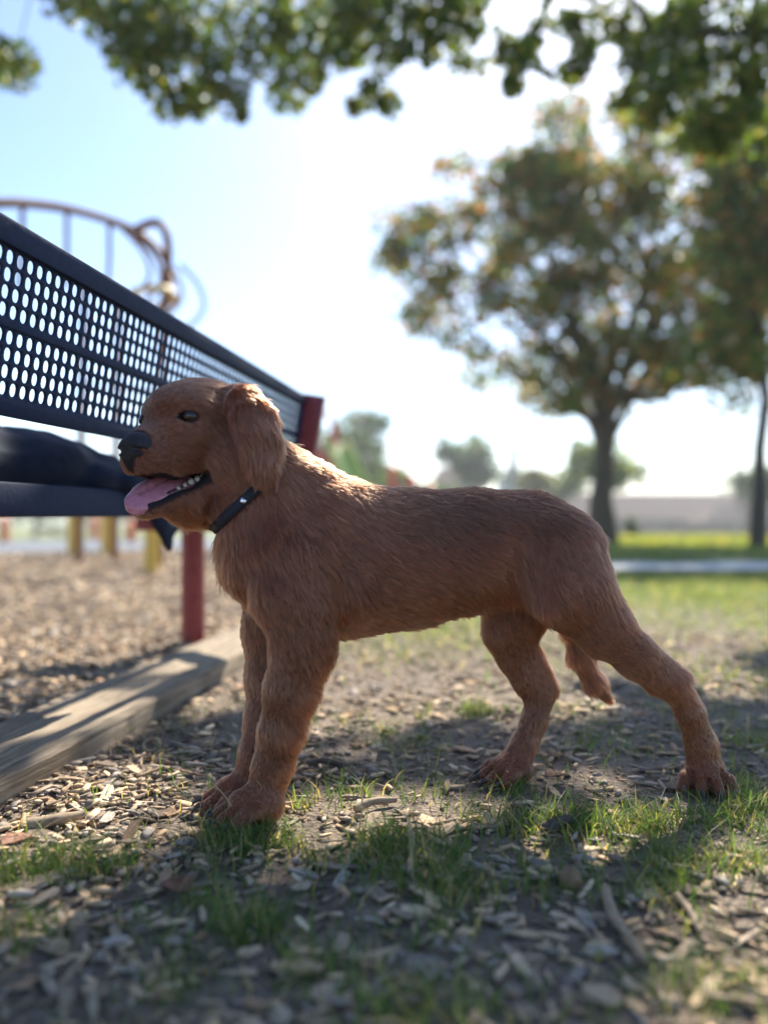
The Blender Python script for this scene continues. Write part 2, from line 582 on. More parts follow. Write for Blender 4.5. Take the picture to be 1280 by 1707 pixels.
timber(.55, 3.25, 'weathered grey timber lying between the dog and the bench, nearest the lens')
timber(3.265, 5.7, 'weathered timber running on behind the dog past the bench')

# ---------------------------------------------------------------- wood chips
def chip_template(n, rg, size=1.0):
    """n splintered chips: (n,12,3) vertices about the origin, one face list"""
    L = rg.uniform(.018, .046, n) * size; Wd = rg.uniform(.007, .0155, n) * size; T = rg.uniform(.0025, .0055, n) * size
    big = rg.random(n) ** 3 * .9 + .62
    L = L * big; Wd = Wd * big * np.where(rg.random(n) < .3, .5, 1) * np.where(rg.random(n) < .2, 1.5, 1)
    v = np.zeros((n, 12, 3))
    for k, t in enumerate((-.5, rg.uniform(-.15, .15, n), .5)):
        for j, (a, c) in enumerate(((-.5, -.5), (.5, -.5), (.5, .5), (-.5, .5))):
            w = 1.0 if k == 1 else rg.uniform(.35, 1.0, n)
            v[:, k * 4 + j, 0] = t * L + rg.normal(0, .06, n) * L
            v[:, k * 4 + j, 1] = a * Wd * w + rg.normal(0, .07, n) * Wd
            v[:, k * 4 + j, 2] = c * T * (1 if k == 1 else rg.uniform(.5, 1, n)) + (0 if k != 1 else rg.normal(0, .25, n) * T)
    f = [(0, 3, 2, 1), (8, 9, 10, 11)]
    for k in (0, 1):
        for j in range(4):
            a, b_ = k * 4 + j, k * 4 + (j + 1) % 4
            f.append((a, b_, b_ + 4, a + 4))
    return v, np.array(f), T


def chip_colors(n, rg):
    pal = np.array([(.40, .285, .175), (.34, .25, .165), (.28, .22, .16), (.24, .205, .17), (.47, .355, .235), (.16, .12, .088), (.30, .19, .115)])
    c = pal[rg.choice(len(pal), n, p=(.17, .17, .17, .16, .09, .18, .06))]
    return np.clip(c * rg.uniform(.85, 1.8, n)[:, None], 0, .75)


def rot_chips(v, rg, x, y, T, tilt=.28, stack=.008):
    n = len(v)
    a = rg.uniform(0, 2 * math.pi, n); tx = rg.normal(0, tilt, n); ty = rg.normal(0, tilt * .7, n)
    # roll, pitch, yaw
    c, s_ = np.cos(tx)[:, None], np.sin(tx)[:, None]
    Y, Z = v[:, :, 1] * c - v[:, :, 2] * s_, v[:, :, 1] * s_ + v[:, :, 2] * c
    c, s_ = np.cos(ty)[:, None], np.sin(ty)[:, None]
    X, Z = v[:, :, 0] * c - Z * s_, v[:, :, 0] * s_ + Z * c
    c, s_ = np.cos(a)[:, None], np.sin(a)[:, None]
    X, Y = X * c - Y * s_, X * s_ + Y * c
    z0 = ground_z(x, y) + T * .4 + rg.random(n) ** 2 * stack
    return np.stack([X + x[:, None], Y + y[:, None], Z + z0[:, None]], 2)


PAWS = [px_ground(418, 1368), px_ground(390, 1345), px_ground(1174, 1325), px_ground(845, 1297)]
def clear_of_paws(x, y, r=.030):
    k = np.ones(len(x), bool)
    for a, b_ in PAWS:
        k &= np.hypot(x - a, y - b_) > r
    return k


def scatter(n, rg, x0, x1, y0, y1, dens):
    x = rg.uniform(x0, x1, n); y = rg.uniform(y0, y1, n)
    k = (rg.random(n) < dens(x, y)) & clear_of_paws(x, y)
    return x[k], y[k]


def fore_dens(x, y):
    p = x * EY - y * EX
    d = np.maximum(blobs(x, y, CHIPB), .16 + .12 * vnoise(np.stack([x, y], 1), 6, 51) + .42 * np.clip((1.06 - y) / .12, 0, 1))
    d = d * np.clip((3.3 - y) / 1.2, .1, 1) * (1 - .55 * blobs(x, y, GRASSB))
    return d * (p > -.725)


rgc = np.random.default_rng(11)
xa, ya = scatter(44000, rgc, -1.0, 1.9, .55, 3.4, fore_dens)
near = (ya < 1.75)
# the mulch bed beyond the timber
xm, ym = scatter(30000, rgc, -3.4, .5, 1.2, 4.4, lambda x, y: (x * EY - y * EX < -.945) * np.clip(1.15 - (y - 1.2) * .13, .5, 1) * (x > -.62 * y - .2))
xm2, ym2 = scatter(26000, rgc, -8.5, 1.2, 4.2, 9.5, lambda x, y: (x * EY - y * EX < -.945) * .8 * (x > -.62 * y - .3))
parts_v, parts_c = [], []
f_chip = None
for x, y, size, tl in ((xa, ya, .84, .22), (xm, ym, 1.05, .35), (xm2, ym2, 1.7, .35)):
    v, f_chip, T = chip_template(len(x), rgc, size)
    parts_v.append(rot_chips(v, rgc, x, y, T, tl))
    parts_c.append(chip_colors(len(x), rgc))
# small crumbs of bark and grit between them
xg, yg = scatter(16000, rgc, -.9, 1.5, .55, 2.8, lambda x, y: (x * EY - y * EX > -.725) * .8)
v, _, T = chip_template(len(xg), rgc, .34)
parts_v.append(rot_chips(v, rgc, xg, yg, T, .3, .003)); parts_c.append(chip_colors(len(xg), rgc) * .75)
nA = len(xa)
# the largest three hundred in view are single pieces
dist = np.hypot(xa, ya)
va = parts_v[0]
ext = np.linalg.norm(va.max(1) - va.min(1), axis=1) / dist
inview = (np.abs(xa / ya) < .485) & (ya > .655)
order = np.argsort(-ext * inview)[:300]
single = np.zeros(nA, bool); single[order] = True
m_chip = tint_mat('wood_chip_weathered', .85, spec=.2, bump=.5, bscale=420)
m_one, nt, b = nmat('wood_chip_single', (.3, .25, .2), .85, 0, .2)
oi = nt.nodes.new('ShaderNodeObjectInfo')
nt.links.new(oi.outputs['Color'], b.inputs['Base Color'])
tcn = nt.nodes.new('ShaderNodeTexCoord'); mp = nt.nodes.new('ShaderNodeMapping'); mp.inputs['Scale'].default_value = (40, 260, 260)
nz = nt.nodes.new('ShaderNodeTexNoise'); nz.inputs['Scale'].default_value = 2.0; nz.inputs['Detail'].default_value = 6
nt.links.new(tcn.outputs['Object'], mp.inputs[0]); nt.links.new(mp.outputs[0], nz.inputs['Vector'])
rp = nt.nodes.new('ShaderNodeMapRange'); rp.inputs[1].default_value = .3; rp.inputs[2].default_value = .7; rp.inputs[3].default_value = .55; rp.inputs[4].default_value = 1.35
nt.links.new(nz.outputs['Fac'], rp.inputs[0])
mu = nt.nodes.new('ShaderNodeVectorMath'); mu.operation = 'SCALE'
nt.links.new(oi.outputs['Color'], mu.inputs[0]); nt.links.new(rp.outputs[0], mu.inputs['Scale']); nt.links.new(mu.outputs[0], b.inputs['Base Color'])
bp = nt.nodes.new('ShaderNodeBump'); bp.inputs['Strength'].default_value = .6; bp.inputs['Distance'].default_value = .002
nt.links.new(nz.outputs['Fac'], bp.inputs['Height']); nt.links.new(bp.outputs[0], b.inputs['Normal'])
def chip_stuff(name, vs_, cs_, label):
    vv = np.concatenate(vs_)
    n = len(vv)
    ff = (np.arange(n)[:, None, None] * 12 + f_chip[None]).reshape(-1, 4)
    me = mesh_np(name, vv.reshape(-1, 3), ff, m_chip)
    cc = np.repeat(np.concatenate(cs_), 12, axis=0)
    cc = cc * (1 + .18 * np.random.default_rng(5).normal(0, 1, (len(cc), 1)))
    col_attr(me, np.clip(cc, .02, 1))
    tag(link(name, me), label, 'wood chips', kind='stuff')
chip_stuff('loose_mulch', [va[~single], parts_v[3]], [parts_c[0][~single], parts_c[3]], 'small wood chips and bark crumbs strewn over soil around the dog')
chip_stuff('mulch_bed', parts_v[1:3], parts_c[1:3], 'bed of wood-chip mulch under and beyond the bench')
CHIPMESH = []
for k in order:
    cxyz = va[k].mean(0)
    me = bpy.data.meshes.new('wood_chip')
    # align the grain with the chip's length
    d = va[k][8:].mean(0) - va[k][:4].mean(0)
    yaw = math.atan2(d[1], d[0])
    rel = va[k] - cxyz
    c, s_ = math.cos(-yaw), math.sin(-yaw)
    rl = np.stack([rel[:, 0] * c - rel[:, 1] * s_, rel[:, 0] * s_ + rel[:, 1] * c, rel[:, 2]], 1)
    me.from_pydata([tuple(p) for p in rl], [], [tuple(int(i) for i in q) for q in f_chip])
    me.materials.append(m_one)
    o = link('wood_chip', me, None, tuple(cxyz))
    o.rotation_euler = (0, 0, yaw)
    o.color = (*parts_c[0][k], 1)
    tag(o, 'one of the larger splintered wood chips lying loose on the ground', 'wood chip', 'larger loose wood chips')

# ---------------------------------------------------------------- grass
def blades(x, y, rg, hmin, hmax, wid, lean=.55, seg=3):
    n = len(x)
    h = rg.uniform(hmin, hmax, n); a = rg.uniform(0, 2 * math.pi, n); ln_ = np.abs(rg.normal(lean, .3, n))
    w = wid * rg.uniform(.6, 1.2, n)
    z0 = ground_z(x, y) - .002
    dx, dy = np.cos(a), np.sin(a)
    b_ = a + math.pi / 2 + rg.normal(0, .5, n)
    wx, wy = np.cos(b_), np.sin(b_)
    V = []
    for k in range(seg + 1):
        t = k / seg
        off = h * ln_ * t ** 1.8
        zz = z0 + h * t * (1 - .28 * ln_ * t)
        ww = w * (1 - t ** 1.6) * .5 + .0001
        cx_, cy_ = x + dx * off, y + dy * off
        V.append(np.stack([cx_ - wx * ww, cy_ - wy * ww, zz], 1)); V.append(np.stack([cx_ + wx * ww, cy_ + wy * ww, zz], 1))
    V = np.stack(V, 1)
    m = 2 * (seg + 1)
    f = np.array([(2 * k, 2 * k + 1, 2 * k + 3, 2 * k + 2) for k in range(seg)])
    F = (np.arange(n)[:, None, None] * m + f[None]).reshape(-1, 4)
    return V.reshape(-1, 3), F, m


def grass_colors(n, rg, dryf=.2):
    pal = np.array([(.105, .185, .046), (.08, .15, .040), (.15, .21, .058), (.38, .32, .16), (.22, .24, .08)])
    p = np.array((.32, .28, .2 * (1 - dryf) / .8, 0, .1)); p[3] = dryf; p /= p.sum()
    return pal[rg.choice(5, n, p=p)] * rg.uniform(.7, 1.25, n)[:, None]


m_grass = tint_mat('grass_blade', .55, spec=.3, translucent=.42)
def grass_obj(name, sets, label, cat):
    vv, ff, cc, o_ = [], [], [], 0
    for V, F, m, c in sets:
        vv.append(V); ff.append(F + o_); cc.append(np.repeat(c, m, axis=0)); o_ += len(V)
    me = mesh_np(name, np.concatenate(vv), np.concatenate(ff), m_grass, True)
    col_attr(me, np.concatenate(cc))
    return tag(link(name, me), label, cat, kind='stuff')


rgg = np.random.default_rng(23)
def gd(x, y):
    q = np.stack([x, y], 1)
    tuft = np.clip(.42 + 1.5 * vnoise(q, 15, 61), 0, 1)
    return (blobs(x, y, GRASSB) ** 1.3 * (.10 + .90 * tuft) + .03 * tuft) * (x * EY - y * EX > -.70) * np.clip((x * EY - y * EX + .72) / .1, 0, 1)
x, y = scatter(125000, rgg, -.75, 1.0, .58, 1.75, gd)
V, F, m = blades(x, y, rgg, .014, .048, .0022, .75)
setn = [(V, F, m, grass_colors(len(x), rgg, .16))]
x, y = scatter(9000, rgg, -.75, 1.0, .58, 1.75, lambda x, y: .6 * gd(x, y) + .05)
V, F, m = blades(x, y, rgg, .03, .06, .0016, 1.1)
setn.append((V, F, m, grass_colors(len(x), rgg, .75)))
grass_obj('worn_grass', setn, 'patchy short grass growing through the chips around the dog', 'grass')
def ld(x, y):
    q = np.stack([x, y], 1)
    return np.clip((y - 1.9 + .9 * vnoise(q, 1.1, 41)) / 1.7, .03, 1) * (x * EY - y * EX > -.6) * (.35 + .65 * np.clip(.6 + vnoise(q, 3, 63), 0, 1)) * ((y > 6.75 - .05 * x) | (y < 5.6 - .05 * x))
x, y = scatter(70000, rgg, -.2, 4.2, 1.7, 6.6, ld)
V, F, m = blades(x, y, rgg, .02, .055, .004, .7, 2)
setl = [(V, F, m, grass_colors(len(x), rgg, .25))]
x, y = scatter(45000, rgg, -1, 12, 6.3, 20, ld)
V, F, m = blades(x, y, rgg, .04, .10, .012, .6, 2)
setl.append((V, F, m, grass_colors(len(x), rgg, .22)))
grass_obj('lawn_grass', setl, 'mown lawn stretching away on the right behind the dog', 'grass')
x, y = scatter(30000, rgg, 3.5, 22, 17, 34, lambda x, y: (.25 + .75 * np.clip(.4 + vnoise(np.stack([x, y], 1), .5, 65), 0, 1)))
V, F, m = blades(x, y, rgg, .10, .30, .05, .4, 2)
cc = grass_colors(len(x), rgg, .15); k = rgg.random(len(x)) < .35; cc[k] = np.array((.36, .32, .04)) * rgg.uniform(.7, 1.2, k.sum())[:, None]
grass_obj('rough_meadow', [(V, F, m, cc)], 'tall weedy meadow flecked with yellow beyond the path', 'meadow')
NFUR = 340000

# ================================================================ the dog
def D0(px):                      # depth of the dog's middle plane along its length
    return 1.11 + (px - 400) / 600 * 0.105


def P(px, py, v=0.0):
    return W(px, py, D0(px) + v)


def r_(r, px, v=0.0):            # pixels to metres at the dog
    return r * (D0(px) + v) / FPX


DA = math.atan2(0.105, 0.54)
DV = np.array((-math.sin(DA), math.cos(DA), 0))     # across the body, away from the lens
DU = np.array((math.cos(DA), math.sin(DA), 0))      # along the body, towards the tail
UP = np.array((0, 0, 1.0))
dog = empty('dog', tuple(W(700, HOR + H * FPX / 1.16, 1.16)))
tag(dog, 'young reddish-brown retriever standing side-on with its mouth open and tongue out', 'dog')

B = SDF((-0.42, 0.88, -0.012), (0.56, 1.36, 0.645), 0.003)


def chain(pts, q=1.0, k=0.02, axis=DV):
    for (x0, y0, v0, r0), (x1, y1, v1, r1) in zip(pts[:-1], pts[1:]):
        B.cone(P(x0, y0, v0), P(x1, y1, v1), r_(r0, x0, v0), r_(r1, x1, v1), k, axis, q)


# trunk: chest, ribs, loin, rump
chain([(476, 905, 0, 90), (508, 925, 0, 109), (580, 936, 0, 117), (680, 930, 0, 108), (790, 917, 0, 95), (880, 910, 0, 84), (926, 922, 0, 77)], 0.82, 0.03)
B.cone(P(448, 935, 0), P(474, 988, 0), r_(64, 448), r_(58, 474), 0.03, DV, 1.0)          # breast
B.cone(P(530, 825, 0), P(610, 840, 0), r_(20, 530), r_(20, 610), 0.03, DV, 1.3)          # withers
# neck
chain([(520, 880, 0, 98), (470, 838, 0, 78), (425, 795, .0, 62), (385, 765, -.01, 58)], 0.85, 0.03)
B.cone(P(395, 850, -.01), P(430, 930, 0), r_(36, 395), r_(58, 430), 0.03, DV, 1.1)         # throat
B.cone(P(458, 802, 0), P(502, 828, 0), r_(48, 458), r_(58, 502), 0.025, DV, .75)
# near foreleg
chain([(490, 930, -.055, 74), (500, 1010, -.062, 62), (502, 1085, -.06, 48), (484, 1150, -.055, 41), (468, 1220, -.048, 34), (455, 1275, -.043, 30), (442, 1318, -.042, 30)], 0.62, 0.018)
B.cone(P(505, 1045, -.062), P(547, 1080, -.058), r_(42, 505), r_(9, 547), 0.018, DV, .6)   # elbow
B.cone(P(545, 850, -.045), P(478, 985, -.060), r_(40, 545), r_(56, 478), 0.012, DV, .75)   # shoulder blade
B.cone(P(478, 985, -.062), P(512, 1055, -.064), r_(52, 478), r_(42, 512), 0.012, DV, .65)  # upper arm
B.cone(P(603, 850, -.105), P(570, 1040, -.108), r_(12, 603), r_(13, 570), 0.030, sub=True)   # groove behind the shoulder
# far foreleg
chain([(470, 960, .055, 64), (450, 1050, .05, 42), (447, 1130, .04, 34), (440, 1200, .03, 29), (428, 1255, .02, 26), (414, 1300, .018, 26)], 0.7, 0.018)
# near hind leg, stretched backwards
chain([(935, 930, -.045, 80), (958, 985, -.062, 66), (1006, 1046, -.066, 46), (1060, 1094, -.064, 33), (1100, 1130, -.06, 26), (1126, 1150, -.058, 23)], 0.66, 0.02)
chain([(1126, 1140, -.058, 24), (1150, 1190, -.055, 23), (1167, 1240, -.05, 25), (1175, 1283, -.05, 30)], 0.85, 0.010)
B.cone(P(1085, 1085, -.062), P(1141, 1128, -.058), r_(9, 1085), r_(9, 1141), 0.010, DV, 1)     # tendon and point of hock
# far hind leg
chain([(895, 950, .045, 70), (862, 1010, .06, 56), (850, 1050, .062, 44), (862, 1092, .062, 32), (884, 1132, .06, 28), (898, 1156, .058, 25)], 0.66, 0.018)
chain([(902, 1152, .058, 24), (890, 1200, .055, 21), (874, 1240, .05, 21), (858, 1268, .048, 22)], 0.85, 0.010)
B.cone(P(895, 1085, .062), P(921, 1148, .058), r_(8, 895), r_(9, 921), 0.010, DV, 1)
B.cone(P(945, 908, -.055), P(930, 985, -.072), r_(40, 945), r_(46, 930), 0.015, DV, .6)      # thigh muscle
B.cone(P(882, 900, -.092), P(890, 985, -.092), r_(14, 882), r_(14, 890), 0.034, sub=True)      # hollow of the flank
# flank skin between belly and thigh
B.cone(P(845, 968, -.03), P(915, 992, -.045), r_(22, 845), r_(18, 915), 0.04, DV, .8)
# tail, hanging behind the near thigh
chain([(972, 915, .0, 26), (975, 985, .035, 22), (958, 1045, .05, 19), (966, 1095, .05, 18), (988, 1136, .05, 15), (1010, 1162, .05, 8)], 1.0, 0.012)


def paw(px, v, hd, size=1.0, py_tip=None):
    """four toes in a fan about heading hd (a ground vector), below the pastern"""
    d = D0(px) + v
    c = W(px, HOR + H * FPX / d, d)
    hd = np.array((hd[0], hd[1], 0.0)); hd /= np.linalg.norm(hd)
    sd_ = np.array((-hd[1], hd[0], 0))
    claws = []
    B.cone(c + UP * .027 * size - hd * .018 * size, c + UP * .026 * size + hd * .012 * size, .026 * size, .022 * size, 0.014, sd_, 1.12)
    B.cone(c + UP * .016 * size - hd * .024 * size, c + UP * .014 * size + hd * .01, .016 * size, .014 * size, 0.010, sd_, 1.6)
    for a, s_, ln in ((-1, .0310, .028), (-.36, .0112, .043), (.36, -.0112, .043), (1, -.0310, .028)):
        base = c + UP * .024 * size + sd_ * s_ * size * .8
        kn = c + hd * ln * .55 * size + sd_ * s_ * size * 1.05 + UP * .023 * size
        tip = c + hd * ln * size + sd_ * s_ * size * 1.18 + UP * .0115 * size
        B.cone(base, kn, .0118 * size, .0116 * size, 0.002)
        B.cone(kn, tip, .0116 * size, .0104 * size, 0.001)
        if a < .9:
            sm = {-1: .0190, -.36: 0, .36: -.0190}[a] * size
            GROOVES.append((c + hd * .016 * size + sd_ * sm + UP * .038 * size, c + hd * (.050 if a == -.36 else .040) * size + sd_ * sm * 1.25 + UP * .010 * size))
        claws.append((tip + hd * .010 * size + UP * .001, hd + 0.15 * sd_ * a))
    return claws


CLAWS = []
GROOVES = []
CLAWS += paw(420, -.042, (-1, -.40), 1.0)
CLAWS += paw(394, .018, (-1, -.30), .95)
CLAWS += paw(1174, -.048, (-.22, -1), .95)
CLAWS += paw(846, .046, (-1, -.40), .90)

for a_, b_ in GROOVES:
    B.cone(a_, b_, .0030, .0042, 0.005, sub=True)

# ---- head, in its own frame: f forwards, l to the dog's left, u up, from the point between the eyes
TH = R(54)
HF = np.array((-math.cos(TH), -math.sin(TH), 0)); HL = np.array((math.sin(TH), -math.cos(TH), 0)); HU = UP.copy()
pit = R(-4)
HF, HU = HF * math.cos(pit) + HU * math.sin(pit), HU * math.cos(pit) - HF * math.sin(pit)
HE = W(279, 694, 1.07)


def Q(f, l, u):
    return HE + HF * f + HL * l + HU * u


# skull and cheeks
B.ell(Q(-.066, 0, -.008), (HF * .072, HL * .061, HU * .064), 0.02)
B.ell(Q(-.028, 0, .004), (HF * .051, HL * .062, HU * .042), 0.02)         # brow
for s_ in (1, -1):
    B.ell(Q(-.062, .040 * s_, -.040), (HF * .052, HL * .030, HU * .045), 0.022)  # cheek
    B.ell(Q(-.016, .041 * s_, .011), (HF * .018, HL * .017, HU * .010), 0.012)    # brow ridge
    B.ell(Q(-.006, .036 * s_, -.030), (HF * .034, HL * .022, HU * .026), 0.018)  # under the eye
B.cone(Q(-.085, 0, -.045), Q(-.12, 0, -.10), .055, .062, 0.03)             # nape and throat into the neck
# muzzle
B.cone(Q(.0, 0, -.032), Q(.036, 0, -.043), .033, .0275, 0.016, HL, 1.2)
for s_ in (1, -1):
    B.cone(Q(.0, .024 * s_, -.050), Q(.041, .015 * s_, -.060), .0245, .0225, 0.012)   # flews
    B.cone(Q(-.030, .036 * s_, -.052), Q(.0, .026 * s_, -.055), .018, .022, 0.012)
B.ell(Q(.050, 0, -.060), (HF * .016, HL * .025, HU * .021), 0.008)
# lower jaw, dropped open
JT = Q(.040, 0, -.125)
for s_ in (1, -1):
    B.cone(Q(-.055, .036 * s_, -.080), Q(-.02, .029 * s_, -.104), .019, .0145, 0.010)
    B.cone(Q(-.02, .029 * s_, -.104), Q(.032, .012 * s_, -.123), .0145, .0115, 0.008)
B.ell(Q(-.01, 0, -.122), (HF * .054 - HU * .016, HL * .030, HU * .0145), 0.008)
B.ell(JT, (HF * .016, HL * .020, HU * .013), 0.006)
B.cone(Q(-.02, 0, -.120), Q(-.080, 0, -.118), .028, .042, 0.02)
# the open mouth: a wedge cut out between the jaws
for s_, f0 in ((0, 0),):
    B.cone(Q(.060, 0, -.098), Q(-.005, 0, -.088), .019, .0145, 0.004, HL, 2.4, sub=True)
    B.cone(Q(-.005, 0, -.088), Q(-.034, 0, -.073), .0145, .007, 0.004, HL, 5.0, sub=True)
B.cone(Q(.040, -.020, -.070), Q(.0, -.034, -.078), .010, .011, 0.006)
B.cone(Q(.0, -.034, -.078), Q(-.03, -.040, -.074), .011, .010, 0.006)
B.cone(Q(.042, .016, -.067), Q(.016, .026, -.0745), .0125, .0120, 0.008)
B.cone(Q(.016, .026, -.0745), Q(-.014, .0355, -.0685), .0120, .0100, 0.008)
B.cone(Q(-.014, .0355, -.0685), Q(-.034, .042, -.061), .0100, .0095, 0.008)
# eye sockets
EYES = []
for s_ in (1, -1):
    fo, lo_ = (0, .0465) if s_ > 0 else (.010, .0385)
    B.ell(Q(.009 + fo, lo_ * s_, -.004), (HF * .0130 - HL * .004 * s_, HL * .0112 + HF * .003 * s_, HU * .0058), 0.004, sub=True)
    EYES.append((Q(-.0045 + fo, (lo_ - .0035) * s_, -.0035), s_))
# ears, hanging
def ear(s_):
    ax = HL * s_ * .85 + HF * .35 - UP * .1
    if s_ > 0:
        pts = [(388, 660, 1.088, 18), (408, 676, 1.068, 32), (424, 706, 1.055, 41), (434, 746, 1.047, 37), (438, 782, 1.045, 26), (437, 803, 1.047, 14)]
        pp = [(W(a, b, c), d * c / FPX) for a, b, c, d in pts]
    else:
        pp = [(Q(-.075, -.05, .03), .02), (Q(-.085, -.068, .01), .028), (Q(-.088, -.074, -.03), .033), (Q(-.085, -.072, -.07), .03), (Q(-.08, -.07, -.1), .014)]
    for i, ((a, ra), (b, rb)) in enumerate(zip(pp[:-1], pp[1:])):
        B.cone(a, b, ra, rb, 0.016 if i == 0 else 0.006, ax, .17)
    return ax
EARAX = ear(1)
ear(-1)

bv, bq = B.skin(3)
# keep the soles flat on the ground
bv[:, 2] = np.maximum(bv[:, 2], 0.0015)

# normals
def vnormals(v, q):
    fn = np.cross(v[q[:, 2]] - v[q[:, 0]], v[q[:, 3]] - v[q[:, 1]])
    n = np.zeros_like(v)
    for i in range(4):
        np.add.at(n, q[:, i], fn)
    return n / (np.linalg.norm(n, axis=1, keepdims=True) + 1e-12), fn
bn, bfn = vnormals(bv, bq)


def headloc(p):
    d = p - HE
    return d @ HF, d @ HL, d @ HU


# skin colour and a no-fur mask: lips, inside of the mouth, eye rims, nose (soft 0..1 masks)
def sst(a, b, x):
    t = np.clip((x - a) / (b - a), 0, 1)
    return t * t * (3 - 2 * t)


def skin_masks(p):
    f, l, u = headloc(p)
    t = np.clip((.055 - f) / .09, 0, 1)
    mid = -.098 + t * .027
    half = .0185 - .011 * t
    zone = sst(.08, .07, f) * sst(-.052, -.042, f) * sst(.056, .050, np.abs(l))
    inm = zone * sst(half + .002, half - .004, np.abs(u - mid)) * sst(.0, -.004, np.abs(l) - (.030 - .010 * (1 - t)))
    fb = np.interp(f, (-.034, -.014, .016, .042), (-.0705, -.0785, -.0867, -.080)) + .004
    lc = np.interp(f, (-.034, -.014, .016, .042), (.042, .0355, .026, .016)) - .004
    outer = sst(-.0015, .0015, u - fb) * sst(-.003, .001, np.abs(l) - lc)
    zone = zone * (1 - outer)
    lip = zone * sst(-half - .015, -half - .009, u - mid) * sst(half + .0035, half + .0005, u - mid)
    nose = sst(.046, .054, f) * sst(.0, -.006, np.abs(l) - (.021 + (u + .05) * .55)) * sst(-.082, -.070, u)
    eye = np.zeros(len(p))
    for s_, ls_, fs_ in ((1, .0465, .004), (-1, .0385, .014)):
        e = np.sqrt((f - fs_) ** 2 / .015 ** 2 + (l - ls_ * s_) ** 2 / .019 ** 2 + (u + .004) ** 2 / .0098 ** 2)
        eye = np.maximum(eye, sst(1.05, .8, e))
    return inm, lip, nose, eye


FURC = np.array((0.160, 0.0470, 0.0205))
inm, lip, nosem, eyem = skin_masks(bv)
bc = FURC * (.7 + .25 * np.clip((.09 - bv[:, 2:3]) / .05, 0, 1))
for m_, c_ in ((lip, (.016, .013, .016)), (inm, (.07, .022, .026)), (nosem, (.012, .012, .014)), (eyem, (.016, .011, .010))):
    bc = bc * (1 - m_[:, None]) + np.array(c_) * m_[:, None]
m_skin = tint_mat('dog_skin', 0.7, spec=.25)
bme = mesh_np('body', bv, bq, m_skin, True)
col_attr(bme, bc)
body = link('body', bme, dog)


def sdf_part(name, S, mat, parent, smooth=2):
    v, q = S.skin(smooth)
    return link(name, mesh_np(name, v, q, mat, True), parent)


# nose leather with nostrils
m_nose = noise_mat('nose_leather', (.010, .010, .013), (.022, .021, .025), 420, .5, .8, 3, bdist=.0012, spec=.4)
nc = Q(.052, 0, -.041)
S = SDF(nc - .04, nc + .04, .0013)
S.ell(nc, (HF * .0165, HL * .0300, HU * .0190), .004)
S.ell(Q(.053, 0, -.056), (HF * .015, HL * .015, HU * .012), .008)
for s_ in (1, -1):
    S.ell(Q(.059, .0155 * s_, -.046), (HF * .0100, HL * .0115, HU * .0125), .005)
    S.cone(Q(.0715, .0110 * s_, -.0445), Q(.061, .0255 * s_, -.0475), .0040, .0028, .003, sub=True)
S.cone(Q(.0705, 0, -.046), Q(.067, 0, -.072), .0012, .0012, .003, sub=True)
sdf_part('nose', S, m_nose, dog)

# eyes: dark wet balls with a clear front
m_eye, nt_, b_ = nmat('eye_ball', (.018, .008, .004), .12, 0, .3)
b_.inputs['Coat Weight'].default_value = .6
b_.inputs['Coat Roughness'].default_value = .02
for c_, s_ in EYES:
    bm = bmesh.new()
    bmesh.ops.create_uvsphere(bm, u_segments=24, v_segments=16, radius=.0122)
    me = bpy.data.meshes.new('eye'); bm.to_mesh(me); bm.free()
    me.polygons.foreach_set('use_smooth', np.ones(len(me.polygons), dtype=bool))
    me.materials.append(m_eye)
    o = link('eye', me, dog)
    o.location = Vector(c_) - dog.location

# tongue, lolling out over the lower teeth
m_tong = noise_mat('tongue_flesh', (.44, .16, .21), (.58, .25, .31), 160, .24, .4, 3, bdist=.0006)
tc_ = Q(.03, 0, -.10)
S = SDF(tc_ - .075, tc_ + .075, .0016)
tp = [(-.03, 0, -.088, .016), (.0, -.003, -.0905, .020), (.014, -.003, -.0955, .0240), (.030, -.004, -.1025, .0255), (.043, -.006, -.113, .0235), (.0485, -.007, -.122, .018)]
tn = HU * .80 + HF * .34 + HL * .38
for a, b in zip(tp[:-1], tp[1:]):
    S.cone(Q(*a[:3]), Q(*b[:3]), a[3], b[3], .004, tn, .24)
for a, b in zip(tp[1:-2], tp[2:-1]):
    S.cone(Q(a[0], a[1], a[2] + .0075) , Q(b[0] + .002, b[1], b[2] + .0078), .0032, .0034, .004, sub=True)
sdf_part('tongue', S, m_tong, dog)

# lower teeth and gum
m_tooth, _, _ = nmat('tooth_enamel', (.56, .51, .44), .25)
m_gum = noise_mat('gum_flesh', (.06, .022, .026), (.16, .06, .07), 240, .35, .2, 2, bdist=.0006)
for s_ in (1, -1):
    g = MB()
    g.tube([Q(-.034, .0275 * s_, -.0885), Q(-.016, .0265 * s_, -.0945), (Q(.012, .019 * s_, -.105)), Q(.034, .010 * s_, -.1115)], [.005, .0055, .005, .004], 10)
    gum = g.build('gum', m_gum, dog)
    for f_, l_, u_, hh, ww in ((-.031, .0285, -.0830, .0070, .0052), (-.022, .0284, -.0855, .0090, .0060), (-.012, .0272, -.0890, .0078, .0052), (-.003, .0250, -.0930, .0062, .0044), (.006, .0220, -.0970, .0055, .0040)):
        t_ = MB()
        hh *= random.uniform(.7, 1.15); ww *= random.uniform(.85, 1.1)
        b0 = Q(f_, l_ * s_, u_ - .0045)
        t_.tube([b0, b0 + HU * hh * .5 + HL * .001 * s_, b0 + HU * hh * .85 - HF * .001, b0 + HU * hh - HF * .0015], [ww * .8, ww * .78, ww * .45, ww * .1], 8)
        t_.build('tooth', m_tooth, gum)

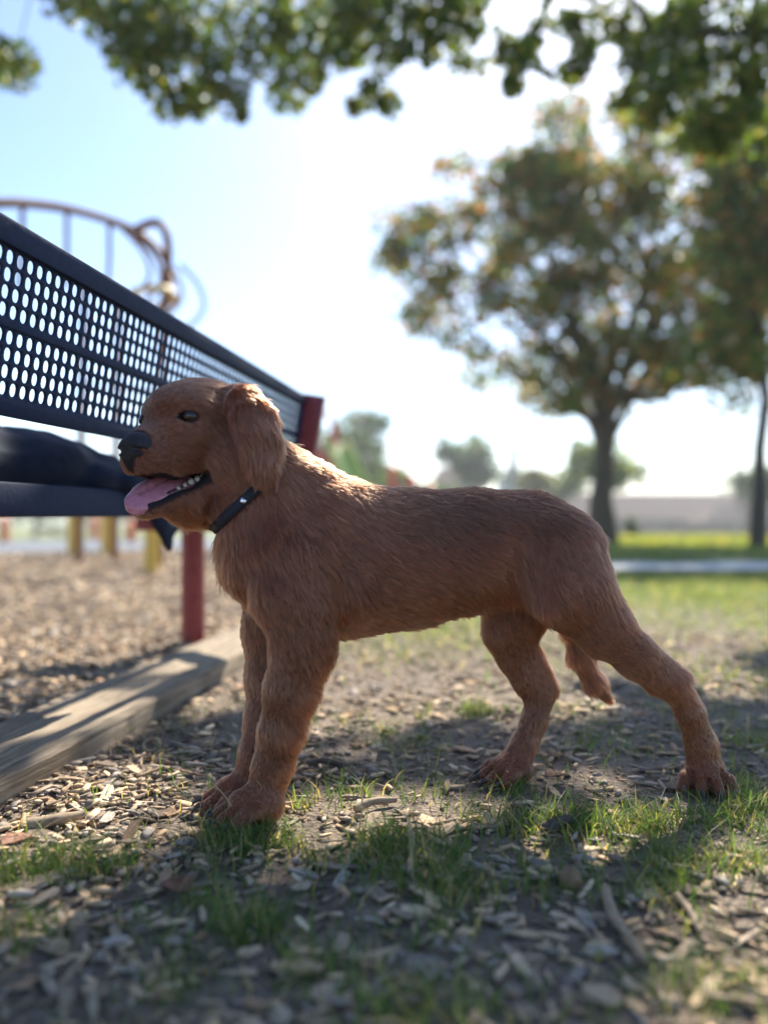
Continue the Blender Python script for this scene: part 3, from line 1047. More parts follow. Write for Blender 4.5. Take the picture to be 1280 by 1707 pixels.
# claws
m_claw, _, _ = nmat('claw_horn', (.03, .024, .02), .35)
for c_, h_ in CLAWS:
    h_ = h_ / np.linalg.norm(h_)
    k_ = MB()
    k_.tube([c_ - h_ * .004 + UP * .002, c_ + h_ * .004 + UP * .001, c_ + h_ * .009 - UP * .003, c_ + h_ * .012 - UP * .0075], [.0036, .0032, .0022, .0006], 8)
    k_.build('claw', m_claw, dog)

# collar: a webbing band fitted to the neck
CC = P(428, 818, 0)
CN = np.array((.66, .10, -.74)); CN /= np.linalg.norm(CN)
CA = np.cross(CN, (0, 1, 0)); CA /= np.linalg.norm(CA)
CB = np.cross(CN, CA)
NA = 72
th = np.arange(NA) * 2 * math.pi / NA
def ring(off):
    c = CC + CN * off
    rr = np.zeros(NA)
    dirs = CA[None] * np.cos(th)[:, None] + CB[None] * np.sin(th)[:, None]
    for k in range(NA):
        t = np.arange(.03, .16, .001)
        v = B.val(c + dirs[k] * t[:, None])
        w_ = np.where(v > 0)[0]
        rr[k] = t[w_[0]] if len(w_) else .09
    for _ in range(10):
        rr = np.maximum(rr, .5 * rr + .25 * (np.roll(rr, 1) + np.roll(rr, -1)))
    return c, dirs, rr
rings = []
ZB = P(408, 826, 0)[2]
for off, ex in ((-.0070, -.001), (-.0070, .0030), (.0070, .0030), (.0070, -.001)):
    c, dirs, rr = ring(off)
    pt = c + dirs * rr[:, None]
    bury = np.clip((pt[:, 2] - ZB) / .02, 0, 1) * .0065
    rings.append(c + dirs * (rr + ex - bury)[:, None])
cv = np.concatenate(rings)
cq = [(a * NA + k, a * NA + (k + 1) % NA, ((a + 1) % 4) * NA + (k + 1) % NA, ((a + 1) % 4) * NA + k) for a in range(4) for k in range(NA)]
m_coll = noise_mat('collar_webbing', (.008, .010, .018), (.020, .023, .036), 900, .75, .4, 2, bdist=.0008)
collar = link('collar', mesh_np('collar', cv, np.array(cq), m_coll, False), dog)
collar['label'] = 'narrow dark navy collar round the neck'
kb = int(np.argmin(np.linalg.norm((rings[1] + rings[2]) / 2 - P(408, 834, -.06), axis=1)))
rv = (rings[1][kb] + rings[2][kb]) / 2
rd = np.array((.25, -.93, .25)); rd /= np.linalg.norm(rd)
m_riv, _, _ = nmat('bright_metal', (.85, .86, .88), .25, 1.0)
t_ = MB(); t_.tube([rv - rd * .002, rv + rd * .0022, rv + rd * .0036], [.0040, .0040, .0022], 14)
t_.build('rivet', m_riv, collar)

# ---------------------------------------------------------------- coat of hair
GUIDES = [  # px, py, v, dx, dy, length, lift
    (340, 640, 0, 1, .05, .009, .30), (300, 660, -.02, .8, -.3, .006, .22), (285, 690, 0, .5, -.8, .004, .2), (250, 735, 0, 1, -.3, .0035, .18), (235, 780, -.03, .8, .5, .004, .2),
    (300, 750, -.05, 1, .35, .006, .2), (350, 720, -.05, .9, .5, .010, .22), (350, 800, -.04, .8, .8, .016, .3), (270, 848, -.04, .9, .25, .007, .25), (318, 856, -.02, .5, .9, .026, .95), (340, 872, -.01, .4, 1, .030, .95),
    (395, 655, -.05, .5, .8, .016, .3), (420, 640, -.04, .7, .4, .018, .45), (425, 690, -.06, .3, 1, .022, .22), (455, 720, -.06, .35, 1, .026, .35), (437, 760, -.06, .05, 1, .024, .22), (438, 800, -.06, 0, 1, .014, .2),
    (425, 850, -.06, .45, 1, .026, .25), (470, 800, -.06, .7, .8, .028, .3), (490, 755, -.02, 1, .35, .026, .45), (360, 880, 0, .15, 1, .028, .55), (370, 930, 0, .2, 1, .026, .35), (410, 1000, -.04, .25, 1, .024, .3),
    (470, 920, -.07, .5, 1, .024, .22), (530, 850, -.07, .8, .8, .024, .25), (540, 785, 0, 1, .3, .022, .3), (640, 808, 0, 1, .12, .018, .25), (760, 808, 0, 1, .08, .017, .25), (870, 815, 0, 1, .2, .017, .25),
    (560, 960, -.08, .55, .95, .022, .22), (600, 930, -.09, .9, .6, .020, .2), (700, 930, -.09, .95, .45, .020, .2), (800, 920, -.08, .95, .4, .020, .2), (620, 1060, -.05, .9, .5, .020, .25), (700, 1050, -.05, .85, .6, .022, .3), (800, 1030, -.05, .6, .8, .024, .4), (860, 1010, -.05, .3, 1, .022, .35), (890, 960, -.07, .4, 1, .024, .25),
    (940, 850, 0, .9, .6, .017, .22), (1005, 930, 0, .35, 1, .020, .35), (950, 930, -.09, .6, .9, .016, .2), (965, 1000, -.09, .6, .9, .012, .2), (1040, 1010, -.06, .5, 1, .016, .4), (1040, 1080, -.09, .8, .7, .009, .2), (1100, 1110, -.08, .7, .75, .009, .25), (1140, 1135, -.05, .6, .8, .012, .45), (1160, 1210, -.07, .3, 1, .007, .22), (1200, 1230, -.05, .3, 1, .010, .35), (1175, 1296, -.07, 0, 1, .0034, .15),
    (490, 1030, -.09, .25, 1, .016, .22), (520, 1060, -.08, .55, .9, .018, .35), (480, 1120, -.08, .15, 1, .012, .22), (440, 1180, -.08, -.02, 1, .008, .2), (530, 1130, -.06, .75, .8, .022, .6), (505, 1210, -.06, .75, .8, .020, .6), (480, 1280, -.05, .6, .9, .014, .45), (440, 1280, -.07, -.1, 1, .007, .2), (400, 1345, -.06, -.8, .6, .0036, .15), (450, 1345, -.05, -.2, 1, .007, .25),
    (425, 1080, .06, 0, 1, .014, .25), (430, 1180, .04, 0, 1, .010, .25), (400, 1300, .02, -.2, 1, .007, .2), (370, 1330, .02, -.8, .6, .0036, .15),
    (840, 1030, .05, .2, 1, .014, .25), (850, 1090, .06, .35, 1, .009, .2), (915, 1120, .06, .5, .9, .012, .35), (890, 1180, .05, -.1, 1, .008, .22), (900, 1230, .05, .1, 1, .010, .3), (860, 1250, .05, -.5, 1, .006, .2), (815, 1280, .045, -.8, .6, .0034, .15),
    (960, 1050, .05, .25, 1, .028, .30), (985, 1120, .05, .55, .85, .026, .30), (1005, 1160, .05, .6, .8, .020, .2),
]
GU = np.array([P(g[0], g[1], g[2]) for g in GUIDES])
GD = np.array([np.array((g[3], 0, -g[4])) / math.hypot(g[3], g[4]) for g in GUIDES])
GLn = np.array([g[5] for g in GUIDES]); GLi = np.array([g[6] for g in GUIDES])
for k, g in enumerate(GUIDES):       # on the head the coat runs back along the skull
    if g[0] < 330 and g[1] < 860:
        GD[k] = GD[k] + np.array((0, .9 * GD[k][0], 0)); GD[k] /= np.linalg.norm(GD[k])


def groom(p):
    d2 = ((p[:, None, :] - GU[None]) ** 2 * np.array((1, .45, 1))).sum(2) + 1e-5
    w = 1 / d2 ** 2
    w /= w.sum(1, keepdims=True)
    return w @ GD, w @ GLn, w @ GLi


def make_fur(N, seed=3):
    rg = np.random.default_rng(seed)
    area = np.linalg.norm(bfn, axis=1) * .5
    cen = bv[bq].mean(1)
    f, l, u = headloc(cen)
    headw = np.exp(-(f ** 2 + l ** 2 + (u + .04) ** 2) / .10 ** 2)
    near = np.clip(.75 + .6 * (-(bfn[:, 1] / (2 * area + 1e-12))), .3, 1.2)       # sides nobody could see get fewer
    dens = area * (1 + 1.2 * headw) * near
    cs = np.cumsum(dens); cs /= cs[-1]
    qi = np.searchsorted(cs, rg.random(N))
    a, b = rg.random(N)[:, None], rg.random(N)[:, None]
    q = bq[qi]
    root = (bv[q[:, 0]] * (1 - a) + bv[q[:, 1]] * a) * (1 - b) + (bv[q[:, 3]] * (1 - a) + bv[q[:, 2]] * a) * b
    n = (bn[q[:, 0]] * (1 - a) + bn[q[:, 1]] * a) * (1 - b) + (bn[q[:, 3]] * (1 - a) + bn[q[:, 2]] * a) * b
    n /= np.linalg.norm(n, axis=1, keepdims=True)
    i_, l_, n_, e_ = skin_masks(root)
    keep = np.maximum.reduce([i_, l_ * 1.0, n_, e_]) < rg.uniform(.25, .6, N)
    rel = root - CC
    along = rel @ CN
    rad = np.linalg.norm(rel - along[:, None] * CN, axis=1)
    keep &= ~((np.abs(along - .001) < .0062) & (rad < .14) & (root[:, 2] < ZB + .012))
    keep &= root[:, 2] > .006
    root, n = root[keep], n[keep]
    M = len(root)
    flow = np.empty((M, 3)); ln = np.empty(M); li = np.empty(M)
    for k in range(0, M, 40000):
        flow[k:k + 40000], ln[k:k + 40000], li[k:k + 40000] = groom(root[k:k + 40000])
    # waves and cowlicks
    nz = np.stack([vnoise(root, 28, s) for s in (1, 2, 3)], 1) * .22 + np.stack([vnoise(root, 85, s) for s in (4, 5, 6)], 1) * .13
    flow = flow + nz
    flow -= n * (flow * n).sum(1, keepdims=True)
    flow /= np.linalg.norm(flow, axis=1, keepdims=True) + 1e-9
    flow += rg.normal(0, .10, (M, 3)) * 1.0
    ln = ln * (.84 + .18 * vnoise(root, 60, 9)) * rg.uniform(.6, 1.15, M)
    ln = ln * np.clip(root[:, 2] / .05, .85, 1)
    wisp = rg.random(M) < .05
    ln = np.where(wisp, ln * 1.35, ln); li = np.where(wisp, li * 1.5 + .1, li)
    # hair near the collar lies short so that the band shows
    rel = root - CC
    along = rel @ CN
    hid = np.clip((root[:, 2] - ZB) / .015, 0, 1)
    ln *= np.where((along < 0) & (along > -.035), np.maximum(.35 + .65 * np.clip(-along / .035, 0, 1) ** 2, hid), 1)
    li = li * .62 + rg.normal(0, .035, M) + .05 * vnoise(root, 45, 12)
    # locks: tips drawn together
    nc_ = M // 9
    ci = rg.choice(M, nc_, replace=False)
    kd = kdtree.KDTree(nc_)
    for j, c in enumerate(root[ci]): kd.insert(c, j)
    kd.balance()
    own = np.fromiter((kd.find(r)[1] for r in root), dtype=np.int64, count=M)
    K = 5
    t = np.linspace(0, 1, K)[None, :, None]
    d0 = flow * np.cos(li)[:, None] + n * np.sin(li)[:, None]
    d1 = flow * np.cos(li * .25)[:, None] + n * np.sin(li * .25)[:, None] - UP * .10
    L = ln[:, None, None]
    pts = root[:, None, :] + L * (t * d0[:, None, :] + .5 * t * t * (d1 - d0)[:, None, :])
    tipc = pts[ci][own]
    cl = (np.clip((ln - .003) / .016, .15, .85) * rg.uniform(.55, 1, M))[:, None, None]
    pts = pts + (tipc - pts) * cl * t ** 1.6
    # keep hair outside the skin
    cu = bpy.data.hair_curves.new('fur')
    cu.add_curves([K] * M)
    cu.attributes['position'].data.foreach_set('vector', pts.astype(np.float32).ravel())
    ra = cu.attributes.get('radius') or cu.attributes.new('radius', 'FLOAT', 'POINT')
    rr = np.tile(np.array((.00026, .00028, .00025, .00017, .00004)), (M, 1)) * rg.uniform(.8, 1.25, M)[:, None] * np.clip(ln / .012, .75, 1.1)[:, None]
    ra.data.foreach_set('value', rr.astype(np.float32).ravel())
    # natural colour: lighter feathering and paler throat; the back's shade is painted in below
    tone = (1 + .20 * vnoise(root, 9, 21) + .16 * vnoise(root, 40, 22) + rg.normal(0, .10, M)) * np.exp(rg.normal(0, .26, nc_))[own]
    f, l, u = headloc(root)
    c = np.tile(FURC, (M, 1)) * np.clip(tone, .4, 2.0)[:, None]
    pale = np.clip((ln - .021) / .012, 0, 1) * .40 * (root[:, 0] < .12)
    leg = np.clip((.26 - root[:, 2]) / .08, 0, 1)
    c *= (1 + .60 * leg)[:, None]
    c = c * (1 - pale[:, None]) + np.array((.34, .135, .058)) * pale[:, None]
    top_shade = np.clip(n[:, 2], 0, 1) ** 1.0 * (root[:, 2] > .36) * np.clip((root[:, 0] + .02) / .1, 0, 1)  # painted shade on the upward-facing hair of the back
    c *= (1 - .45 * top_shade)[:, None]
    upper_shade = np.clip((root[:, 2] - .345) / .09, 0, 1) * np.clip((root[:, 0] + .06) / .12, 0, 1)  # painted shade over the upper body, with a bluish sky cast
    c *= (1 - .42 * upper_shade)[:, None] * (1 - upper_shade[:, None] * np.array((.0, -.10, -.25)))
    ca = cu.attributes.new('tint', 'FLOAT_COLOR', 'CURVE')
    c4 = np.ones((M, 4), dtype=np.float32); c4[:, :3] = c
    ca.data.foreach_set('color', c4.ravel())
    return cu


m_fur = bpy.data.materials.new('fur_hair')
m_fur.use_nodes = True
nt = m_fur.node_tree
nt.nodes.remove(nt.nodes['Principled BSDF'])
hb = nt.nodes.new('ShaderNodeBsdfHairPrincipled')
hb.parametrization = 'COLOR'
hb.inputs['Roughness'].default_value = .30
hb.inputs['Radial Roughness'].default_value = .45
hb.inputs['Random Roughness'].default_value = .2
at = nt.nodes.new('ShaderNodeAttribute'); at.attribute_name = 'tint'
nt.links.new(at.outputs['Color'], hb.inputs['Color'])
nt.links.new(hb.outputs[0], nt.nodes['Material Output'].inputs['Surface'])
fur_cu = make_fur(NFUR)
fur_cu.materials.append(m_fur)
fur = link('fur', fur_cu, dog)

# ================================================================ bench
m_coat = noise_mat('black_blue_coating', (.004, .014, .048), (.007, .021, .066), 60, .62, .08, 3, spec=.25)
m_red = noise_mat('red_powder_coat', (.20, .020, .022), (.27, .034, .032), 40, .42, .08, 3)
bench = empty('park_bench', tuple(SP(1.6, -1.03, 0)))
tag(bench, 'dark blue perforated metal park bench with red posts, seen from behind', 'bench')
S0, S1 = .66, 2.46


def perforated(name, o0, es, et, ncol, nrow, cs_, ct_, hw, ht, th_, mat, parent, K=12):
    """sheet with oval holes: cells cs_ x ct_, holes hw x ht, thickness th_"""
    es, et, o0 = np.array(es), np.array(et), np.array(o0)
    nn = np.cross(es, et); nn /= np.linalg.norm(nn)
    ang = 2 * math.pi * (np.arange(K) + .5) / K
    ca, sa = np.cos(ang), np.sin(ang)
    m = np.maximum(np.abs(ca), np.abs(sa))
    outer = np.stack([ca / m * .5 * cs_, sa / m * .5 * ct_], 1)
    # snap to the corners so that cells tile
    for cx_ in (-1, 1):
        for cy_ in (-1, 1):
            k = np.argmin(np.hypot(outer[:, 0] - cx_ * .5 * cs_, outer[:, 1] - cy_ * .5 * ct_)); outer[k] = (cx_ * .5 * cs_, cy_ * .5 * ct_)
    inner = np.stack([np.sign(ca) * np.abs(ca) ** .8 * hw / 2, np.sign(sa) * np.abs(sa) ** .8 * ht / 2], 1)
    loc = np.concatenate([outer, inner * 1.06, inner, inner, inner * 1.06, outer])
    dep = np.repeat(np.array((.5, .5, .3, -.3, -.5, -.5)) * th_, K)
    f = []
    for r0 in range(5):
        for k in range(K):
            f.append((r0 * K + k, r0 * K + (k + 1) % K, (r0 + 1) * K + (k + 1) % K, (r0 + 1) * K + k))
    f = np.array(f)
    ci, cj = np.meshgrid(np.arange(ncol), np.arange(nrow), indexing='ij')
    cen = o0 + ((ci.ravel() + .5) * cs_)[:, None] * es + ((cj.ravel() + .5) * ct_)[:, None] * et
    v = cen[:, None, :] + loc[None, :, :1] * es + loc[None, :, 1:] * et + dep[None, :, None] * nn
    n = len(cen)
    F = (np.arange(n)[:, None, None] * 6 * K + f[None]).reshape(-1, 4)
    return link(name, mesh_np(name, v.reshape(-1, 3), F, mat, False), parent)


es = SP(1, 0) - SP(0, 0)
top, bot = SP(S0, -.650, .812), SP(S0, -.690, .560)
et = (top - bot); LT = np.linalg.norm(et); et = et / LT
nb_ = np.cross(es, et)
ncol = int((S1 - S0 - .06) / .0225)
oo = SP(S0 + .03, -.690, .560)
lowb, midb, topb = .026, .011, .034
rowh = (LT - lowb - midb - topb) / 8
perforated('backrest_mesh', oo + et * lowb, es, et, ncol, 4, .0225, rowh, .0168, rowh * .81, .004, m_coat, bench)
perforated('backrest_mesh', oo + et * (lowb + midb + 4 * rowh), es, et, ncol, 4, .0225, rowh, .0168, rowh * .81, .004, m_coat, bench)
Lb = (S1 - S0) / 2
cmid = SP((S0 + S1) / 2, -.690, .560)
MB().box(cmid + et * (LT - topb / 2), es * Lb, et * topb / 2, nb_ * .012, .006).build('top_rail', m_coat, bench)
MB().box(cmid + et * (lowb / 2), es * Lb, et * lowb / 2, nb_ * .012, .006).build('bottom_rail', m_coat, bench)
MB().box(cmid + et * (lowb + 4 * rowh + midb / 2), es * (Lb - .02), et * midb / 2, nb_ * .005, .002).build('middle_rail', m_coat, bench)
for s_ in (S0 + .018, S1 - .018):
    MB().box(SP(s_, -.690, .560) + et * (LT / 2), es * .018, et * (LT / 2 - .036), nb_ * .011, .005).build('end_rail', m_coat, bench)
# seat
ep = SP(0, 1) - SP(0, 0)
perforated('seat_mesh', SP(S0 + .03, -1.235, .472), es, ep, ncol // 2, 9, .045, .044, .037, .036, .004, m_coat, bench)
for p_ in (-.822, -1.245):
    MB().box(SP((S0 + S1) / 2, p_, .449), es * Lb, ep * .012, UP * .029, .008).build('seat_rail', m_coat, bench)
for s_ in (S0 + .015, S1 - .015):
    MB().box(SP(s_, -1.0335, .451), es * .014, ep * .198, UP * .026, .006).build('seat_rail', m_coat, bench)
# red frames: post, cross bar, arm up to the backrest
for s_, sa_ in ((2.445, 2.44), (S0 + .05, S0 + .06)):
    post = MB(); post.tube([SP(s_, -1.03, -.12), SP(s_, -1.03, .41)], .0375, 20)
    post.build('post', m_red, bench)
    MB().box(SP(s_, -1.02, .396), es * .028, ep * .20, UP * .022, .005).build('cross_bar', m_red, bench)
    arm = MB()
    a0, a1, a2 = SP(sa_, -.835, .392), SP(sa_, -.672, .50), SP(sa_, -.617, .800)
    for a, b_ in ((a0, a1), (a1, a2)):
        t_ = (b_ - a); l_ = np.linalg.norm(t_); t_ /= l_
        arm.box((a + b_) / 2, es * .014, t_ * (l_ / 2 + .012), np.cross(t_, es) * .036, .004)
    arm.build('back_arm', m_red, bench)
    for z_ in (.60, .76):
        MB().tube([SP(sa_ + .013, -.690 + (z_ - .56) * .16 + .045, z_), SP(sa_ + .020, -.690 + (z_ - .56) * .16 + .045, z_)], .009, 6).build('bolt', m_coat, bench)

# jacket thrown over the seat
m_jack = noise_mat('navy_nylon', (.014, .021, .042), (.026, .036, .064), 22, .85, .25, 5, spec=.15, bdist=.004)
jc = SP(1.5, -.9, .5)
S = SDF(jc - np.array((.6, .75, .22)), jc + np.array((.6, .75, .16)), .007)
def jl(s_, p_, z_): return SP(s_, p_, z_)
S.ell(jl(1.44, -.95, .515), (es * .26, ep * .11, UP * .075), .02)
S.ell(jl(1.22, -.98, .52), (es * .16, ep * .12, UP * .085), .012)
S.cone(jl(.95, -.98, .545), jl(1.18, -.95, .535), .085, .065, .02, UP, .8)
S.cone(jl(1.18, -.95, .525), jl(1.42, -.93, .535), .045, .058, .02, UP, .85)
S.cone(jl(1.36, -.90, .525), jl(1.62, -.90, .518), .055, .050, .015, UP, .8)
S.cone(jl(1.62, -.90, .515), jl(1.86, -.95, .50), .050, .03, .02, UP, .8)
S.cone(jl(1.25, -1.02, .51), jl(1.75, -1.04, .50), .05, .04, .02, UP, .7)
S.cone(jl(1.50, -.845, .500), jl(1.86, -.845, .495), .036, .034, .015, UP, .9)
S.cone(jl(1.56, -.800, .495), jl(1.84, -.800, .492), .019, .019, .012)
S.cone(jl(1.60, -.790, .485), jl(1.70, -.788, .40), .018, .020, .012, ep, .7)
S.cone(jl(1.80, -.790, .485), jl(1.74, -.788, .40), .018, .022, .012, ep, .7)
S.cone(jl(1.70, -.788, .42), jl(1.725, -.786, .352), .042, .014, .012, ep, .38)
v, q = S.skin(1)
nn_, _ = vnormals(v, q) if 'vnormals' in globals() else (None, None)
jac = link('jacket', mesh_np('jacket', v + nn_ * (.008 * (.5 - np.abs(vnoise(v, 11, 71))) + .005 * (.4 - np.abs(vnoise(v * np.array((1, .6, 1.4)), 26, 72))))[:, None], q, m_jack, True))
tag(jac, 'dark navy jacket heaped on the bench seat with one end hanging down', 'jacket')

# ================================================================ trees
m_bark = noise_mat('tree_bark', (.045, .036, .028), (.13, .105, .08), 7, .9, .9, 8, (6, 6, 1.2), bdist=.03)
m_leaf = tint_mat('tree_leaf', .5, spec=.35, translucent=.42)


def leaves_mesh(cen, size, rg, pal, pw, name='crown'):
    """little folded leaves at points cen"""
    n = len(cen)
    d = rg.normal(0, 1, (n, 3)); d[:, 2] -= .35; d /= np.linalg.norm(d, axis=1, keepdims=True)
    b_ = rg.normal(0, 1, (n, 3)); b_ -= d * (b_ * d).sum(1, keepdims=True); b_ /= np.linalg.norm(b_, axis=1, keepdims=True)
    nn = np.cross(d, b_)
    s_ = size * rg.uniform(.6, 1.25, n)[:, None]
    base = cen
    w = .42
    v = np.stack([base - d * s_ * .5, base - b_ * s_ * w + d * s_ * .05 + nn * s_ * .12, base + d * s_ * .55 - nn * s_ * .08, base + b_ * s_ * w + d * s_ * .05 + nn * s_ * .12], 1)
    f = (np.arange(n)[:, None, None] * 4 + np.array([(0, 1, 2), (0, 2, 3)])[None]).reshape(-1, 3)
    me = mesh_np(name, v.reshape(-1, 3), f, m_leaf)
    c = np.array(pal)[rg.choice(len(pal), n, p=pw)] * rg.uniform(.7, 1.3, n)[:, None]
    col_attr(me, np.repeat(c, 4, axis=0))
    return me


def limbs(rg, base, top, r0, tips, mb, sub=True, thin=1.0):
    """trunk from base to top and crooked limbs from the trunk to each tip"""
    base, top = np.array(base, float), np.array(top, float)
    L = np.linalg.norm(top - base)
    tr = [base + (top - base) * t + rg.normal(0, .012 * L, 3) * np.array((1, 1, 0)) * (0 < t < 1) for t in np.linspace(0, 1, 8)]
    rad = [r0 * (1.35 if i == 0 else 1.08 if i == 1 else 1 - .5 * i / 7) for i in range(8)]
    tr[0] = tr[0] - np.array((0, 0, .15))
    mb.tube(tr, rad, 14)
    br = MB()
    for tp in tips:
        tp = np.array(tp, float)
        st = tr[int(rg.integers(4, 8))]
        m_ = (st + tp) / 2 + rg.normal(0, .10 * np.linalg.norm(tp - st), 3) - np.array((0, 0, .06)) * np.linalg.norm(tp - st)
        pts = [st, st * .55 + m_ * .45 + np.array((0, 0, .03 * L)), m_, (m_ + tp) / 2 + rg.normal(0, .04 * np.linalg.norm(tp - st), 3), tp]
        rr = r0 * rg.uniform(.28, .48) * thin
        br.tube(pts, [rr, rr * .8, rr * .55, rr * .35, rr * .12], 7)
        for _ in range(3 if sub else 0):
            a = pts[int(rg.integers(2, 5))]
            e = a + rg.normal(0, .22, 3) * np.linalg.norm(tp - st)
            br.tube([a, (a + e) / 2 + rg.normal(0, .03, 3), e], [rr * .28, rr * .18, rr * .06], 5)
    return br


def tree(name, label, base, top, r0, clumps, leaf, per, pal, pw, seed, group=None, ntips=14):
    """clumps: (n,4) centres and radii of leaf masses"""
    rg = np.random.default_rng(seed)
    root = empty(name, tuple(base))
    tag(root, label, 'tree', group)
    tb = MB()
    idx = rg.choice(len(clumps), min(ntips, len(clumps)), replace=False)
    br = limbs(rg, base, top, r0, clumps[idx, :3], tb)
    tb.build('trunk', m_bark, root)
    br.build('branches', m_bark, root)['kind'] = 'stuff'
    cen = []
    for c in clumps:
        n = max(6, int(per * rg.uniform(.6, 1.4)))
        u = rg.normal(0, 1, (n, 3)); u /= np.linalg.norm(u, axis=1, keepdims=True)
        cen.append(c[:3] + u * (rg.random(n) ** .45)[:, None] * c[3] * np.array((1.15, 1.15, .8)))
    o = link('crown', leaves_mesh(np.concatenate(cen), leaf, rg, pal, pw), root)
    o['kind'] = 'stuff'
    return root


def crown_clumps(rg, lobes, n, rmin, rmax):
    """clump centres inside a few big lobes given as (px, py, depth, rx px, ry px, rdepth m)"""
    out = []
    wt = np.array([l[3] * l[4] for l in lobes], float); wt /= wt.sum()
    for _ in range(n):
        px, py, d, rx, ry, rd = lobes[rg.choice(len(lobes), p=wt)]
        u = rg.normal(0, 1, 3); u /= np.linalg.norm(u); u *= rg.random() ** .4
        dd = d + u[1] * rd
        out.append([*W(px + u[0] * rx, py + u[2] * ry, dd), rg.uniform(rmin, rmax)])
    return np.array(out)


def gbase(px, d):
    x = (px - 640) / FPX * d
    return (x, d, float(ground_z(np.array([x]), np.array([d]))[0]))


GREEN = [(.045, .085, .022), (.07, .12, .028), (.10, .15, .035), (.035, .065, .022), (.17, .19, .05)]
RUST = [tuple(1.35 * t for t in g) for g in GREEN] + [(.30, .12, .040), (.38, .19, .065), (.27, .19, .07)]
rg = np.random.default_rng(101)
# autumn tree in the middle distance
cl = crown_clumps(rg, [(960, 440, 14, 200, 200, 2.2), (850, 380, 13.6, 170, 150, 1.6), (740, 510, 13.6, 100, 70, 1.2), (1120, 450, 14.4, 180, 220, 2.0), (1000, 260, 14, 210, 120, 1.8), (940, 610, 14, 230, 75, 1.8), (700, 430, 13.6, 60, 110, 1.0), (1180, 580, 13, 110, 110, 1.5)], 265, .26, .70)
tree('maple_tree', 'spreading maple with rust-tinged leaves behind the dog on the lawn', gbase(1005, 14), W(1008, 640, 14), .235, cl, .125, 86, RUST, (.18, .18, .14, .10, .08, .14, .08, .10), 5, 'trees on the lawn', 20)
# slimmer tree at the right edge
cl = crown_clumps(rg, [(1250, 480, 11.5, 120, 170, 1.5), (1230, 620, 11.5, 110, 60, 1.2), (1330, 330, 11.5, 130, 170, 1.4), (1200, 330, 11.5, 90, 110, 1.2), (1230, 240, 11.5, 100, 90, 1.2)], 140, .22, .55)
tree('young_tree', 'slender young tree at the right edge of the lawn', gbase(1260, 11.5), W(1268, 330, 11.5), .10, cl, .12, 62, RUST, (.2, .2, .14, .12, .08, .12, .08, .06), 6, 'trees on the lawn', 12)

# the tree overhead: its boughs hang in from above and shade the dog
rg = np.random.default_rng(77)
FR = []
def hang(px, py, r, d, n=1):
    for _ in range(n):
        dd = d + rg.normal(0, .35)
        FR.append([*W(px + rg.normal(0, 10), py + rg.normal(0, 8), dd), r * dd / FPX])
for px, py, r in ((30, 85, 44), (-20, 100, 40), (15, -30, 30), (110, -30, 50), (140, 15, 55), (190, 50, 55), (240, 20, 60), (250, 110, 55), (300, 60, 60), (285, 150, 42), (300, 195, 16), (350, 20, 60), (350, 110, 40), (400, 90, 45), (395, 160, 38), (405, 198, 16),
                  (430, 10, 60), (460, 110, 40), (480, 165, 36), (470, 60, 45), (540, 90, 44), (520, 20, 60), (560, 30, 50), (590, 180, 18), (625, 150, 30), (640, 165, 24), (640, 60, 48), (650, 10, 50), (700, 20, 45), (680, 90, 26), (740, 10, 45), (790, 90, 40), (800, 20, 45),
                  (850, 60, 40), (865, 150, 24), (860, 110, 30), (920, 80, 36), (905, 20, 45), (960, 50, 30), (1040, 40, 55), (1060, 110, 55), (1110, 60, 60), (1120, 160, 55), (1180, 110, 60), (1190, 30, 60), (1180, 200, 40), (1250, 60, 55), (1050, 160, 30), (1240, 150, 35), (1000, -20, 60), (1290, 10, 60), (1090, 20, 55), (1020, 90, 45), (1150, 200, 45), (1220, 210, 40), (1270, 120, 50), (1100, 215, 30), (980, 110, 28), (720, 60, 34), (590, 80, 36), (505, 130, 34), (330, 165, 36), (215, 110, 40), (760, 40, 34), (830, 70, 30), (885, 60, 34), (950, 20, 40), (975, 75, 26), (600, 20, 40), (1010, 190, 22), (1150, 120, 40), (1200, 240, 40), (1130, 235, 34), (1265, 225, 40)):
    hang(px, py, r, 5.6)
# the rest of the crown, out of the frame above
for _ in range(20):
    x_, y_ = rg.uniform(-1.2, 4.6), rg.uniform(4.0, 6.9)
    z_ = rg.uniform(3.9, 6.2)
    if (z_ - H) / y_ * FPX > 900:
        FR.append([x_, y_, z_, rg.uniform(.18, .36)])
# leaf clumps added overhead to shade the dog's back and head
for px, py, v_ in ((680, 815, 0), (740, 812, 0), (800, 812, 0), (860, 818, 0), (920, 840, 0), (975, 880, 0), (770, 850, -.05), (890, 860, -.05), (330, 640, 0), (280, 680, -.02), (380, 640, 0), (840, 812, .02), (890, 822, .02), (940, 850, 0), (985, 890, 0), (955, 860, .04), (900, 830, -.03), (1000, 930, 0)):
    p_ = P(px, py, v_)
    t_ = (rg.uniform(3.9, 4.7) - p_[2]) / sunv[2]
    FR.append([*(p_ + np.array(sunv) * t_), .24])
FR = np.array(FR)
